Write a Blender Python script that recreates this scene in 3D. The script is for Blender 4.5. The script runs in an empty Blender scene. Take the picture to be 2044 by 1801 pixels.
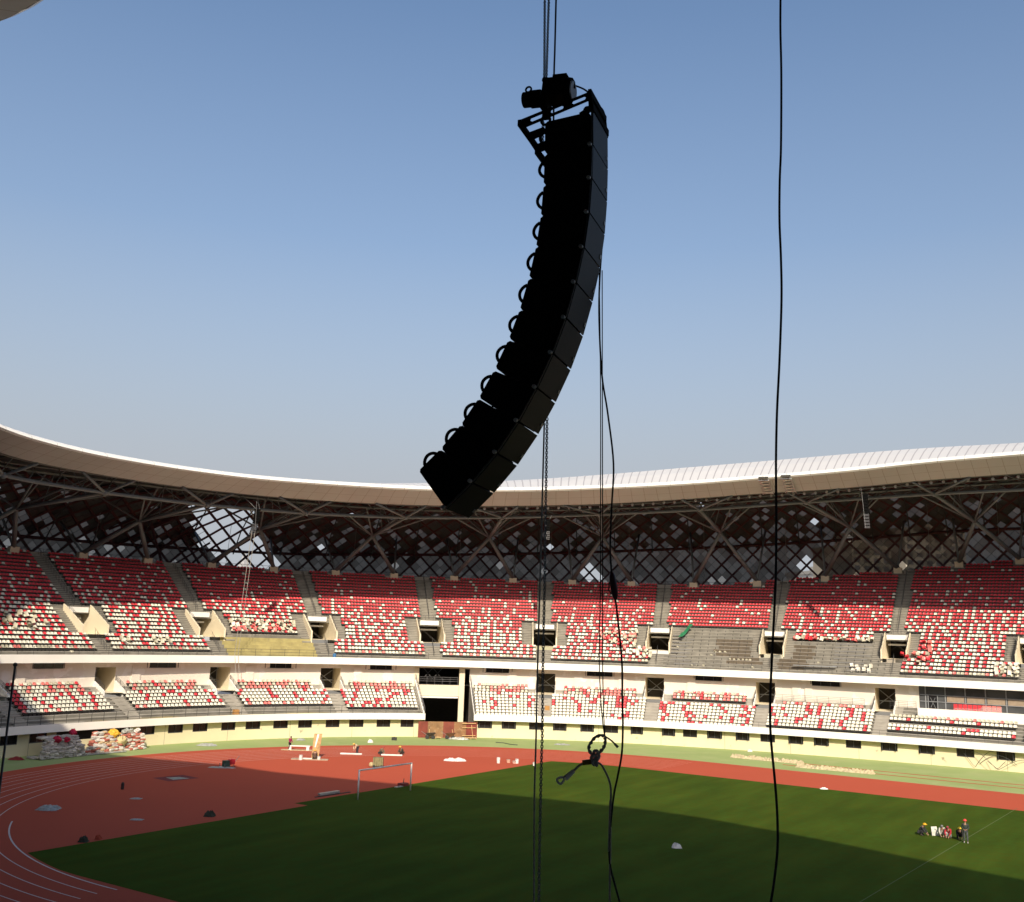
import bpy, math, random
import numpy as np
from mathutils import Vector, Matrix
R=math.radians
rnd=random.Random(7)
SC=bpy.context.scene
COL=SC.collection

# ---------------------------------------------------------------- camera
CAMP=np.array([-75.4974,-52.8740,14.9338]); YAW,PITCH,ROLL=0.58888,0.19904,0.03267
FPX,V0=2011.03,860.05            # focal length and principal row for a 2044 x 1801 picture
def cam_axes():
    f=np.array([math.cos(PITCH)*math.cos(YAW),math.cos(PITCH)*math.sin(YAW),math.sin(PITCH)])
    r=np.array([math.sin(YAW),-math.cos(YAW),0.]); u=np.cross(r,f)
    return math.cos(ROLL)*r+math.sin(ROLL)*u, -math.sin(ROLL)*r+math.cos(ROLL)*u, f
CR,CU,CF=cam_axes()
cd=bpy.data.cameras.new('camera'); cam=bpy.data.objects.new('camera',cd); COL.objects.link(cam)
cd.sensor_width=36; cd.sensor_fit='HORIZONTAL'; cd.lens=FPX/2044*36
cd.shift_y=-(1801/2-V0)/2044; cd.clip_start=.1; cd.clip_end=6000
M=Matrix(((CR[0],CU[0],-CF[0],CAMP[0]),(CR[1],CU[1],-CF[1],CAMP[1]),(CR[2],CU[2],-CF[2],CAMP[2]),(0,0,0,1)))
cam.matrix_world=M; SC.camera=cam
# ---------------------------------------------------------------- light
SUN_EL,SUN_AZ=32.0,217.0          # azimuth the sun stands in, counter-clockwise from +X
w=bpy.data.worlds.new('World'); SC.world=w; w.use_nodes=True
nt=w.node_tree; bg=nt.nodes['Background']
sk=nt.nodes.new('ShaderNodeTexSky'); sk.sky_type='NISHITA'; sk.sun_disc=False
sk.sun_elevation=R(SUN_EL); sk.sun_rotation=R(90-SUN_AZ)
sk.altitude=0; sk.air_density=1.15; sk.dust_density=3.4; sk.ozone_density=3.2
# haze low in the sky: the sky pales to a grey band towards the horizon
_tc=nt.nodes.new('ShaderNodeTexCoord'); _sx=nt.nodes.new('ShaderNodeSeparateXYZ'); nt.links.new(_tc.outputs['Generated'],_sx.inputs[0])
_cr=nt.nodes.new('ShaderNodeValToRGB'); _e=_cr.color_ramp.elements
_e[0].position=.0; _e[0].color=(.95,)*3+(1,); _e[1].position=.8; _e[1].color=(.04,)*3+(1,)
for _p,_v in((.14,.95),(.25,.56),(.37,.18),(.56,.0)): _k=_e.new(_p); _k.color=(_v,)*3+(1,)
_mx=nt.nodes.new('ShaderNodeMixRGB'); _mx.inputs[2].default_value=(2.90,3.08,3.36,1)
nt.links.new(_sx.outputs[2],_cr.inputs[0]); nt.links.new(_cr.outputs[0],_mx.inputs[0]); nt.links.new(sk.outputs[0],_mx.inputs[1]); nt.links.new(_mx.outputs[0],bg.inputs[0])
bg.inputs[1].default_value=0.15
sd=bpy.data.lights.new('sun','SUN'); so=bpy.data.objects.new('sun',sd); COL.objects.link(so)
sd.energy=4.6; sd.angle=R(.53); sd.color=(1.0,.87,.68)
tosun=Vector((math.cos(R(SUN_AZ))*math.cos(R(SUN_EL)),math.sin(R(SUN_AZ))*math.cos(R(SUN_EL)),math.sin(R(SUN_EL))))
so.rotation_euler=tosun.to_track_quat('Z','Y').to_euler(); so.location=(0,0,200)
SC.view_settings.view_transform='Standard'; SC.view_settings.look='None'; SC.view_settings.gamma=1; SC.view_settings.exposure=0.12
SC.render.engine='CYCLES'
SC.cycles.max_bounces=6; SC.cycles.transparent_max_bounces=16

# ---------------------------------------------------------------- helpers
def proj(P):
    d=np.asarray(P,float)-CAMP; z=d@CF
    return 1022+FPX*(d@CR)/z, V0-FPX*(d@CU)/z
def ray(x,y): return CF+((x-1022)/FPX)*CR-((y-V0)/FPX)*CU
def G(x,y,z=0.):
    d=ray(x,y); t=(z-CAMP[2])/d[2]; P=CAMP+d*t; return (P[0],P[1],z)
def depth(x,y,D): return tuple(CAMP+ray(x,y)*D)
_W={}
class MB:
    def __init__(s): s.v=[];s.f=[];s.m=[];s.uv=[]
    def add(s,vs,fs,mat=0,uvs=None):
        b=len(s.v); s.v.extend([tuple(map(float,q)) for q in vs])
        for i,f in enumerate(fs):
            s.f.append([b+k for k in f]); s.m.append(mat)
            s.uv.append(uvs[i] if uvs else [(0,0)]*len(f))
    def hexa(s,c,mat=0):   # 8 corners: bottom 0-3, top 4-7
        s.add(c,[(3,2,1,0),(4,5,6,7),(0,1,5,4),(1,2,6,5),(2,3,7,6),(3,0,4,7)],mat)
    def box(s,c,h,ax=None,mat=0):
        c=np.array(c,float); A=np.eye(3) if ax is None else np.array(ax,float)
        P=[c+A[0]*h[0]*i+A[1]*h[1]*j+A[2]*h[2]*k for k in(-1,1) for i,j in((-1,-1),(1,-1),(1,1),(-1,1))]
        s.hexa(P,mat)
    def bar(s,a,b,w,h=None,mat=0,up=(0,0,1)):
        a=np.array(a,float);b=np.array(b,float);d=b-a;L=np.linalg.norm(d)
        if L<1e-6: return
        d/=L; u=np.array(up,float); x=np.cross(d,u)
        if np.linalg.norm(x)<1e-3: x=np.cross(d,(1,0,0))
        x/=np.linalg.norm(x); y=np.cross(x,d)
        s.box((a+b)/2,(L/2,w/2,(h or w)/2),(d,x,y),mat)
    def tube(s,pts,r,n=8,mat=0,cap=True,closed=False):
        P=[np.array(q,float) for q in pts]; N=len(P)
        rs=r if hasattr(r,'__len__') else [r]*N
        ref=None; rings=[]
        for i in range(N):
            if closed: t=P[(i+1)%N]-P[i-1]
            else: t=P[min(i+1,N-1)]-P[max(i-1,0)]
            L=np.linalg.norm(t); t=t/L if L>1e-9 else np.array([0,0,1.])
            if ref is None:
                ref=np.cross(t,(0,0,1.)); 
                if np.linalg.norm(ref)<.05: ref=np.cross(t,(1.,0,0))
            x=ref-t*(ref@t); x/=max(np.linalg.norm(x),1e-9); ref=x; y=np.cross(t,x)
            rings.append([P[i]+rs[i]*(x*math.cos(2*math.pi*k/n)+y*math.sin(2*math.pi*k/n)) for k in range(n)])
        vs=[q for g in rings for q in g]; fs=[]
        for i in range(N if closed else N-1):
            j=(i+1)%N
            for k in range(n): fs.append((i*n+k,i*n+(k+1)%n,j*n+(k+1)%n,j*n+k))
        if cap and not closed: fs.append(tuple(range(n-1,-1,-1))); fs.append(tuple((N-1)*n+k for k in range(n)))
        s.add(vs,fs,mat)
    def ball(s,c,r,mat=0,n=8,m=6,sq=(1,1,1),half=False):
        vs=[];fs=[]
        lo=0 if half else -math.pi/2
        for i in range(m+1):
            a=lo+(math.pi/2-lo)*i/m
            for k in range(n):
                b=2*math.pi*k/n; vs.append((c[0]+r*sq[0]*math.cos(a)*math.cos(b),c[1]+r*sq[1]*math.cos(a)*math.sin(b),c[2]+r*sq[2]*math.sin(a)))
        for i in range(m):
            for k in range(n): fs.append((i*n+k,i*n+(k+1)%n,(i+1)*n+(k+1)%n,(i+1)*n+k))
        s.add(vs,fs,mat)
    def build(s,name,mats,parent=None,smooth=False,**tags):
        me=bpy.data.meshes.new(name); me.from_pydata(s.v,[],s.f)
        mats=mats if isinstance(mats,(list,tuple)) else [mats]
        for m in mats: me.materials.append(m)
        if len(mats)>1: me.polygons.foreach_set('material_index',s.m)
        uv=me.uv_layers.new(name='UVMap'); 
        flat=[c for f in s.uv for q in f for c in q]; uv.data.foreach_set('uv',flat)
        if smooth: me.polygons.foreach_set('use_smooth',[True]*len(me.polygons))
        me.update(); o=bpy.data.objects.new(name,me); COL.objects.link(o)
        place(o,parent); tag(o,**tags); return o
def place(o,parent):
    if parent is not None:
        o.parent=parent; pw=_W.get(parent.name,(0,0,0)); o.location=(-pw[0],-pw[1],-pw[2])
    _W[o.name]=(0,0,0)
def tag(o,label=None,cat=None,group=None,kind=None):
    if label: o['label']=label
    if cat: o['category']=cat
    if group: o['group']=group
    if kind: o['kind']=kind
    return o
def thing(name,label,cat,loc=(0,0,0),group=None):
    o=bpy.data.objects.new(name,None); COL.objects.link(o); o.location=loc; o.empty_display_size=.3
    _W[o.name]=tuple(loc); tag(o,label,cat,group); return o
def copy_thing(root,loc,rotz=0,label=None,group=None,scale=None):
    r=root.copy(); COL.objects.link(r); r.location=loc; r.rotation_euler=(0,0,rotz)
    if scale: r.scale=(scale,)*3
    if label: r['label']=label
    if group: r['group']=group
    for ch in list(root.children):
        c=ch.copy(); COL.objects.link(c); c.parent=r
        for g in list(ch.children):
            d=g.copy(); COL.objects.link(d); d.parent=c
    return r
# ---------------------------------------------------------------- materials
def mat(name,col,rough=.7,var=.12,scale=3.,metal=0.,bump=0.,spec=.5,col2=None,dirt=None,coords='Object'):
    m=bpy.data.materials.new(name); m.use_nodes=True; t=m.node_tree; b=t.nodes['Principled BSDF']
    b.inputs['Roughness'].default_value=rough; b.inputs['Metallic'].default_value=metal
    b.inputs['Specular IOR Level'].default_value=spec
    tc=t.nodes.new('ShaderNodeTexCoord'); n=t.nodes.new('ShaderNodeTexNoise'); n.inputs['Scale'].default_value=scale; n.inputs['Detail'].default_value=6
    t.links.new(tc.outputs[coords],n.inputs['Vector'])
    cr=t.nodes.new('ShaderNodeValToRGB'); cr.color_ramp.elements[0].position=.3; cr.color_ramp.elements[1].position=.7
    c2=col2 or tuple(min(1,c*(1+var)) for c in col); c1=tuple(c*(1-var) for c in col) if not col2 else col
    cr.color_ramp.elements[0].color=(*c1,1); cr.color_ramp.elements[1].color=(*c2,1)
    t.links.new(n.outputs['Fac'],cr.inputs[0]); out=cr.outputs[0]
    if dirt:   # (colour, scale, low, high)
        n2=t.nodes.new('ShaderNodeTexNoise'); n2.inputs['Scale'].default_value=dirt[1]; n2.inputs['Detail'].default_value=8
        t.links.new(tc.outputs[coords],n2.inputs['Vector'])
        mr=t.nodes.new('ShaderNodeMapRange'); mr.inputs[1].default_value=dirt[2]; mr.inputs[2].default_value=dirt[3]
        t.links.new(n2.outputs['Fac'],mr.inputs[0]); mx=t.nodes.new('ShaderNodeMixRGB'); mx.inputs[2].default_value=(*dirt[0],1)
        t.links.new(mr.outputs[0],mx.inputs[0]); t.links.new(out,mx.inputs[1]); out=mx.outputs[0]
    t.links.new(out,b.inputs['Base Color'])
    if bump:
        bp=t.nodes.new('ShaderNodeBump'); bp.inputs['Strength'].default_value=bump; bp.inputs['Distance'].default_value=.05
        t.links.new(n.outputs['Fac'],bp.inputs['Height']); t.links.new(bp.outputs[0],b.inputs['Normal'])
    m['_out']=0; return m
def seams(m,u,v,wu,wv,col,fac=.8,shear=0.):
    """dark joints at every u, v metres of the surface's own UV (u along, v across)"""
    t=m.node_tree; b=t.nodes['Principled BSDF']; src=b.inputs['Base Color'].links[0].from_socket
    tc=t.nodes.new('ShaderNodeTexCoord'); sp=t.nodes.new('ShaderNodeSeparateXYZ'); t.links.new(tc.outputs['UV'],sp.inputs[0])
    def line(sock,per,wd,add=None):
        if add is not None:
            k=t.nodes.new('ShaderNodeMath'); k.operation='MULTIPLY_ADD'; k.inputs[1].default_value=shear; t.links.new(add,k.inputs[0]); t.links.new(sock,k.inputs[2]); sock=k.outputs[0]
        a=t.nodes.new('ShaderNodeMath'); a.operation='DIVIDE'; a.inputs[1].default_value=per; t.links.new(sock,a.inputs[0])
        f=t.nodes.new('ShaderNodeMath'); f.operation='FRACT'; t.links.new(a.outputs[0],f.inputs[0])
        l=t.nodes.new('ShaderNodeMath'); l.operation='LESS_THAN'; l.inputs[1].default_value=wd/per; t.links.new(f.outputs[0],l.inputs[0]); return l.outputs[0]
    socks=[]
    if u: socks.append(line(sp.outputs[0],u,wu,sp.outputs[1] if shear else None))
    if v: socks.append(line(sp.outputs[1],v,wv))
    s=socks[0]
    if len(socks)>1:
        mxm=t.nodes.new('ShaderNodeMath'); mxm.operation='MAXIMUM'; t.links.new(socks[0],mxm.inputs[0]); t.links.new(socks[1],mxm.inputs[1]); s=mxm.outputs[0]
    k=t.nodes.new('ShaderNodeMath'); k.operation='MULTIPLY'; k.inputs[1].default_value=fac; t.links.new(s,k.inputs[0])
    mx=t.nodes.new('ShaderNodeMixRGB'); mx.inputs[2].default_value=(*col,1); t.links.new(k.outputs[0],mx.inputs[0]); t.links.new(src,mx.inputs[1]); t.links.new(mx.outputs[0],b.inputs['Base Color']); return m
def see_through(m,alpha):
    t=m.node_tree; b=t.nodes['Principled BSDF']; b.inputs['Alpha'].default_value=alpha; return m
Mt={}
Mt['cream']=mat('cream_paint',(.74,.66,.50),.75,.04,.35)
Mt['wall_white']=mat('rear_wall_plaster',(.73,.68,.60),.8,.04,.25,dirt=((.80,.76,.70),.55,.58,.62))
Mt['fascia']=mat('fascia_paint',(.86,.84,.78),.6,.04,.3)
Mt['wall_yellow']=seams(mat('perimeter_wall_paint',(.73,.65,.44),.8,.05,.3,dirt=((.33,.30,.2),1.1,.66,.78)),9.,0,.06,0,(.25,.22,.15))
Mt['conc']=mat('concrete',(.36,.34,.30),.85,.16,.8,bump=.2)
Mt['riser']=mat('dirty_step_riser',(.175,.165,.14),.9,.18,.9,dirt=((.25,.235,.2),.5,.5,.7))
Mt['conc_dark']=mat('damp_concrete',(.105,.082,.055),.6,.2,1.5)
Mt['stair']=mat('stair_concrete',(.36,.335,.29),.85,.1,.8)
Mt['soffit']=mat('slab_soffit',(.35,.33,.30),.8)
Mt['rubber_red']=mat('track_rubber',(.52,.095,.050),.95,.08,.05,spec=.1,dirt=((.44,.10,.06),22.,.35,.7))
Mt['rubber_green']=mat('apron_rubber',(.33,.41,.16),.95,.08,.08,spec=.1,dirt=((.38,.43,.19),.35,.45,.7))
Mt['line']=mat('line_paint',(.72,.62,.55),.8,.1,3.)
Mt['faint_line']=mat('worn_line_paint',(.85,.42,.32),.85,.1,3.)
Mt['white']=mat('white_paint',(.8,.79,.76),.5,.03)
Mt['seat_red']=mat('red_seat_plastic',(.64,.045,.06),.42,.12,.6,spec=.5)
Mt['seat_white']=mat('white_seat_plastic',(.76,.73,.62),.5,.08,.6)
Mt['seat_pink']=mat('wrapped_red_plastic',(.72,.20,.18),.35,.2,2.)
Mt['seat_grey']=mat('wrapped_white_plastic',(.52,.49,.38),.35,.2,2.)
Mt['bracket']=mat('black_bracket',(.025,.025,.025),.6)
Mt['rail']=mat('dark_rail_paint',(.07,.07,.07),.5,metal=.3)
Mt['rail_grey']=mat('grey_rail_paint',(.22,.22,.23),.5,metal=.3)
Mt['steel']=mat('truss_steel_paint',(.17,.195,.215),.55,.1,.5)
Mt['maroon']=mat('lattice_maroon_paint',(.085,.028,.032),.6,.25,.3)
Mt['beige']=seams(mat('edge_panel_aluminium',(.50,.52,.53),.45,.05,.15),1.9,2.6,.05,.05,(.16,.12,.09),.75,shear=.0)
Mt['edge']=seams(mat('bullnose_aluminium',(.74,.73,.70),.35,.03,.2),3.4,0,.06,0,(.35,.33,.3),.8)
Mt['roofskin']=seams(mat('standing_seam_roof',(.58,.57,.56),.42,.05,.1),1.15,0,.16,0,(.32,.30,.30),.85)
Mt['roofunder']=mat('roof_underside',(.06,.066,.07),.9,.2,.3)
Mt['window']=mat('dark_glazing',(.018,.018,.020),.2,.3,.8)
Mt['frame']=mat('dark_window_frame',(.05,.05,.055),.5)
Mt['glassbox']=mat('tinted_glass',(.085,.09,.095),.12,.3,.4)
Mt['blind']=mat('brown_blind',(.33,.26,.19),.8)
Mt['alu']=mat('grey_mullion',(.30,.32,.34),.45,metal=.3)
Mt['darkroom']=mat('painted_interior_shade',(.05,.046,.04),.9)  # near-black colour stands for the shade inside the openings
Mt['black']=mat('black_speaker_paint',(.004,.0042,.0045),.85,.2,8.,spec=.08)
Mt['grille']=mat('black_mesh_grille',(.010,.012,.012),.55,.3,60.,spec=.3)
Mt['metal']=mat('bright_pin_steel',(.38,.38,.37),.45,.1,20.,metal=.5)
Mt['chain']=mat('dark_chain_steel',(.22,.22,.22),.4,.2,30.,metal=.3)
Mt['rope']=mat('dark_rope',(.02,.02,.02),.8,.3,60.)
Mt['rope_grey']=mat('grey_rope',(.36,.35,.32),.85,.3,60.)
Mt['skin']=mat('skin',(.42,.24,.16),.6)
# ---------------------------------------------------------------- bowl plan: a superellipse, s = metres along it, d = metres outwards
CY=-42.2
_t=np.linspace(-.6,-.6+2*math.pi,8001); _c,_s=np.cos(_t),np.sin(_t); _e=2/2.4
_P=np.c_[70*np.sign(_c)*abs(_c)**_e, CY+98*np.sign(_s)*abs(_s)**_e]
_L=np.r_[0,np.cumsum(np.hypot(*np.diff(_P,axis=0).T))]; LT=_L[-1]
_sg=np.linspace(0,LT,5000); _X=np.interp(_sg,_L,_P[:,0]); _Y=np.interp(_sg,_L,_P[:,1])
_TX=np.gradient(_X);_TY=np.gradient(_Y)
_k=np.ones(41)/41
_TX=np.convolve(np.r_[_TX[-21:-1],_TX,_TX[1:21]],_k,'valid');_TY=np.convolve(np.r_[_TY[-21:-1],_TY,_TY[1:21]],_k,'valid')
_n=np.hypot(_TX,_TY);_TX/=_n;_TY/=_n
def fr(s):
    s=s%LT; return (np.interp(s,_sg,_X),np.interp(s,_sg,_Y),np.interp(s,_sg,_TX),np.interp(s,_sg,_TY))
def pt(s,d,z):
    x,y,tx,ty=fr(s); return (x+ty*d,y-tx*d,z)
def ang(s):   # heading of the inward direction's frame: local x along s, local y outwards
    x,y,tx,ty=fr(s); return math.atan2(-tx,ty)-math.pi/2
def strip(mb,s0,s1,prof,mat=0,ds=1.3,caps=False,uvs=0):
    """sweep an open profile [(d,z),...] from s0 to s1"""
    n=max(1,int(math.ceil(abs(s1-s0)/ds))); S=[s0+(s1-s0)*i/n for i in range(n+1)]
    vs=[];k=len(prof(S[0]) if callable(prof) else prof); fs=[];uv=[]
    acc=[]
    for s in S:
        pr=prof(s) if callable(prof) else prof
        a=[0]
        for i in range(1,k): a.append(a[-1]+math.hypot(pr[i][0]-pr[i-1][0],pr[i][1]-pr[i-1][1]))
        acc.append(a)
        for (d,z) in pr: vs.append(pt(s,d,z))
    for i in range(n):
        for j in range(k-1):
            fs.append((i*k+j,(i+1)*k+j,(i+1)*k+j+1,i*k+j+1))
            uv.append([(S[i],acc[i][j]),(S[i+1],acc[i+1][j]),(S[i+1],acc[i+1][j+1]),(S[i],acc[i][j+1])])
    if caps:
        fs.append(tuple(range(k))); uv.append([(0,0)]*k); fs.append(tuple(n*k+j for j in range(k-1,-1,-1))); uv.append([(0,0)]*k)
    mb.add(vs,fs,mat,uv)
def closed(mb,s0,s1,prof,mat=0,ds=1.3):
    strip(mb,s0,s1,list(prof)+[prof[0]],mat,ds,caps=False)
    k=len(prof)
    for s,o in((s0,1),(s1,-1)):
        vs=[pt(s,d,z) for d,z in prof]; mb.add(vs,[tuple(range(k))[::o]],mat)
def lb(mb,s,d,z,hs,hd,hz,mat=0):
    """box centred at (s,d,z) in the bowl's own frame, half sizes along s, d, z"""
    x,y,tx,ty=fr(s); mb.box(pt(s,d,z),(hs,hd,hz),((tx,ty,0),(ty,-tx,0),(0,0,1)),mat)
def path(s0,s1,d,z,ds=2.):
    n=max(1,int(abs(s1-s0)/ds)); return [pt(s0+(s1-s0)*i/n,d,z) for i in range(n+1)]

# ---------------------------------------------------------------- ground
def flat(name,pts,z,m,**k):
    mb=MB(); mb.add([(x,y,z) for x,y in pts],[tuple(range(len(pts)))]); return mb.build(name,m,**k)
g=MB(); g.add([(-3000,-3000,-.35),(3000,-3000,-.35),(3000,3000,-.35),(-3000,3000,-.35)],[(0,1,2,3)])
Mt['ground']=mat('dry_ground',(.24,.22,.18),.95,.2,.02); g.build('ground',Mt['ground'],kind='structure')
flat('apron',[pt(i*LT/300,.3,0)[:2] for i in range(300)],0,Mt['rubber_green'],kind='structure')
def oval(r,n=64):
    P=[(r*math.cos(a),r*math.sin(a)) for a in np.linspace(0,math.pi,n)]
    return P+[(-x,-84.39-y) for x,y in P]
flat('running_track',oval(48.5),.004,Mt['rubber_red'],kind='structure')
rr=36.25; pts=[]
xa=math.sqrt(rr*rr-12.9**2)
for a in np.linspace(math.atan2(12.9,33.88),0,8)[0:]: 
    pts.append((min(35.93,rr*math.cos(a)),rr*math.sin(a)))
right=pts                                # far side corner, clipped by the curb
left=[(-x,y) for x,y in pts[::-1]]; left=[q for q in left if q[1]<=11.3]+[(-34.44,11.3),(-9.0,11.3),(-9.0,12.9)]
top=left+right
bot=[(35.93,-84.39)]+[(rr*math.cos(a),-84.39-rr*math.sin(a)) for a in np.linspace(.05,math.atan2(11.3,34.44),6)]
bot=bot+[(-x,y) for x,y in bot[::-1]]
Mt['grass']=mat('short_turf',(.045,.075,.008),.95,.1,.12,col2=(.065,.085,.009),bump=.0,dirt=((.046,.094,.012),1.3,.4,.75))
Mt['grass'].node_tree.nodes['Principled BSDF'].inputs['Specular IOR Level'].default_value=.04
_t=Mt['grass'].node_tree; _b=_t.nodes['Principled BSDF']; _src=_b.inputs['Base Color'].links[0].from_socket
_tc=_t.nodes.new('ShaderNodeTexCoord'); _mp=_t.nodes.new('ShaderNodeMapping'); _mp.inputs['Rotation'].default_value=(0,0,.5); _mp.inputs['Scale'].default_value=(.25,1.4,1)
_n=_t.nodes.new('ShaderNodeTexNoise'); _n.inputs['Scale'].default_value=.35; _n.inputs['Detail'].default_value=5
_t.links.new(_tc.outputs['Object'],_mp.inputs[0]); _t.links.new(_mp.outputs[0],_n.inputs['Vector'])
_mr=_t.nodes.new('ShaderNodeMapRange'); _mr.inputs[1].default_value=.35; _mr.inputs[2].default_value=.68; _mr.inputs[3].default_value=.87; _mr.inputs[4].default_value=1.16
_mm=_t.nodes.new('ShaderNodeMixRGB'); _mm.blend_type='MULTIPLY'; _mm.inputs[0].default_value=1.
_t.links.new(_n.outputs['Fac'],_mr.inputs[0]); _t.links.new(_src,_mm.inputs[1]); _t.links.new(_mr.outputs[0],_mm.inputs[2]); _t.links.new(_mm.outputs[0],_b.inputs['Base Color'])
flat('grass_pitch',top+bot,.008,Mt['grass'],kind='structure')
# lane lines of the bend
def arc_line(mb,r,a0,a1,w=.06,z=.012,n=120):
    vs=[];fs=[]
    for i in range(n+1):
        a=a0+(a1-a0)*i/n
        for q in(r-w/2,r+w/2): vs.append((q*math.cos(a),q*math.sin(a),z))
    for i in range(n): fs.append((2*i,2*i+1,2*i+3,2*i+2))
    mb.add(vs,fs)
mb=MB()
arc_line(mb,36.5,math.pi*1.008,math.atan2(21.8,-29.2),.11)
for k in range(1,9):
    arc_line(mb,36.5+1.22*k-(.2 if k==8 else 0),math.pi*(1.005+.002*k),math.pi*.30,.075)
mb.build('lane_lines',Mt['line'],kind='structure')
mb=MB()
for k in range(1,9):
    arc_line(mb,36.5+1.22*k,math.pi*.30,.0,.07)
mb.build('worn_lane_lines',Mt['faint_line'],kind='structure')
Mt['kerb']=mat('beige_track_edging',(.50,.36,.2),.9)
mb=MB(); arc_line(mb,48.58,math.pi,0,.16); mb.add([(48.5,0,.012),(48.66,0,.012),(48.66,-84,.012),(48.5,-84,.012)],[(0,3,2,1)]); mb.build('track_edging',Mt['kerb'],kind='structure')
mb=MB()
for x in(53.4,56.6): mb.add([(x,-9 if x<55 else -4,.006),(x+.5,-9 if x<55 else -4,.006),(x+.5,-80,.006),(x,-80,.006)],[(0,3,2,1)])
mb.build('runway_markings',Mt['rubber_red'],kind='structure')
mb=MB(); a=G(1700,1811);b=G(2030,1614)
d=np.array(b)-np.array(a); d/=np.linalg.norm(d); nn=np.array([-d[1],d[0],0])*.028
mb.add([np.array(a)-nn+(0,0,.014),np.array(a)+nn+(0,0,.014),np.array(b)+nn+(0,0,.014),np.array(b)-nn+(0,0,.014)],[(0,3,2,1)])
mb.build('halfway_line',mat('pale_line_paint',(.105,.14,.05),.9),kind='structure')

# ---------------------------------------------------------------- the stands
UC=[207.5,192.6,177.8,163.5,149.4,134.2,118.5,102.8,86.6,69.9,54,38]      # centre lines of the upper stairs / vomitories
LD=[207,192.2,177.4,163.0,133.9,118.7,103.4,87.6]                   # doors at the back of the lower stand
D0,RD,Z0,RZ=9.0,.8,11.03,.53
def nrows(s): 
    if 0<s<113: return 25+min(10,int((113.5-s)/4.15))
    return 25
DL,ZL,RZL=.6,2.75,.385
S0,S1=44.,236.
stand=thing('grandstand','two tier concrete bowl grandstand with cream walls curving round the far end of the track','grandstand',pt(140,0,0))
# upper terrace
up=MB(); 
VIS=[(a+b)/2 for a,b in zip(UC[:-1],UC[1:])]
def segs(s0,s1,cuts):
    out=[];cur=s0
    for c,h in sorted(cuts):
        if c+h<s0 or c-h>s1: continue
        out.append((cur,c-h)); cur=c+h
    out.append((cur,s1)); return [q for q in out if q[1]-q[0]>.01]
VH=1.62
for k in range(36):
    d=D0+RD*k; z=Z0+RZ*k
    if k<25: lo,hi=S0,S1
    else: lo,hi=S0,113.5-4.15*(k-25)
    if hi<=lo: continue
    cuts=[(c,VH) for c in UC] if 4<=k<=9 else []
    for a,b in segs(lo,hi,cuts):
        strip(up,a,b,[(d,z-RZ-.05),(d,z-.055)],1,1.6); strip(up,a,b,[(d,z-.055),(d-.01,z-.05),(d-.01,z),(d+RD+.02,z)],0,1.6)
strip(up,S0,S1,[(7.62,10.56),(9.0,10.56)],0)
up.build('upper_terrace',[Mt['conc'],Mt['riser']],stand)
# back wall and parapet behind the last row
pw=MB()
def prof_back(s):
    n=nrows(s); d=D0+RD*n; z=Z0+RZ*(n-1); return [(d,z-.3),(d,z+.55),(d+.2,z+.55),(d+.2,z-2),(d+4,z-2)]
s=S0
edges=[S0]+[113.5-4.15*(k-25) for k in range(35,24,-1)]+[S1]
edges=[e for e in edges if S0<=e<=S1]
for a,b in zip(edges[:-1],edges[1:]):
    if b-a>.02: 
        pm=prof_back((a+b)/2); strip(pw,a,b,pm,0,1.6); 
pw.build('rear_parapet',Mt['stair'],stand)
# lower terrace
lo_=MB()
TUN=(144.4,151.6)
lcuts=[(c,1.3) for c in LD]
for k in range(11):
    d=DL+RD*k; z=ZL+RZL*k
    cuts=list(lcuts) if k>=8 else []
    cuts.append(((TUN[0]+TUN[1])/2,(TUN[1]-TUN[0])/2))
    a0=S0 if k<7 else 88.9 if False else S0
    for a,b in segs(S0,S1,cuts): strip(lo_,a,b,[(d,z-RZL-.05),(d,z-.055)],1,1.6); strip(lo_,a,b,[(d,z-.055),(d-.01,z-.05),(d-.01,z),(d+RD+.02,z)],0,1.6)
for a,b in segs(S0,S1,[((TUN[0]+TUN[1])/2,(TUN[1]-TUN[0])/2)]): strip(lo_,a,b,[(-.85,2.42),(.62,2.42)],0,1.6)
lo_.build('lower_terrace',[Mt['conc'],Mt['riser']],stand)
# fascias
f=MB(); closed(f,S0,S1,[(7.5,9.68),(7.5,10.68),(7.68,10.68),(7.68,9.9),(9.5,9.9),(9.5,9.68)])
f.build('upper_fascia',Mt['fascia'],stand)
f=MB()
for a,b in segs(S0,S1,[((TUN[0]+TUN[1])/2,(TUN[1]-TUN[0])/2)]):
    closed(f,a,b,[(-1.0,2.46),(-1.0,3.32),(-.84,3.32),(-.84,2.6),(.1,2.4),(.1,2.46)])
f.build('lower_fascia',Mt['fascia'],stand)
# perimeter wall with its windows
WIN=[(208.5,210.6),(204.9,207.0),(197.2,203.7),(194,196.1),(190.5,192.6),(186.5,188.6),(183.0,185.1),(179.,181.),(175.4,177.5),(171.4,173.5),(167.9,169.9),(163.9,165.9),(160.4,162.5),(156.5,158.5),(153.1,155.),
(141.6,143.7),(138.1,140.2),(134.1,136.2),(130.7,132.7),(126.7,128.7),(123.2,125.2),(119.6,121.4),(115.,116.9),(111.9,113.9),(108.4,110.5),(104.6,106.5),(101.1,103.1),(97.3,99.3),(93.9,95.9),(89.7,91.7),(85.1,87.2),(80.5,82.5),(75.8,77.9),(71.1,73.2),(66.,68.1)]
pwall=MB()
cuts=[((a+b)/2,(b-a)/2) for a,b in WIN]
T0,T1=TUN
for a,b in segs(S0,S1,[((T0+T1)/2,(T1-T0)/2)]):
    zb=1.32; strip(pwall,a,b,[(0,-.02),(0,zb)],0,1.6)
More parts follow.
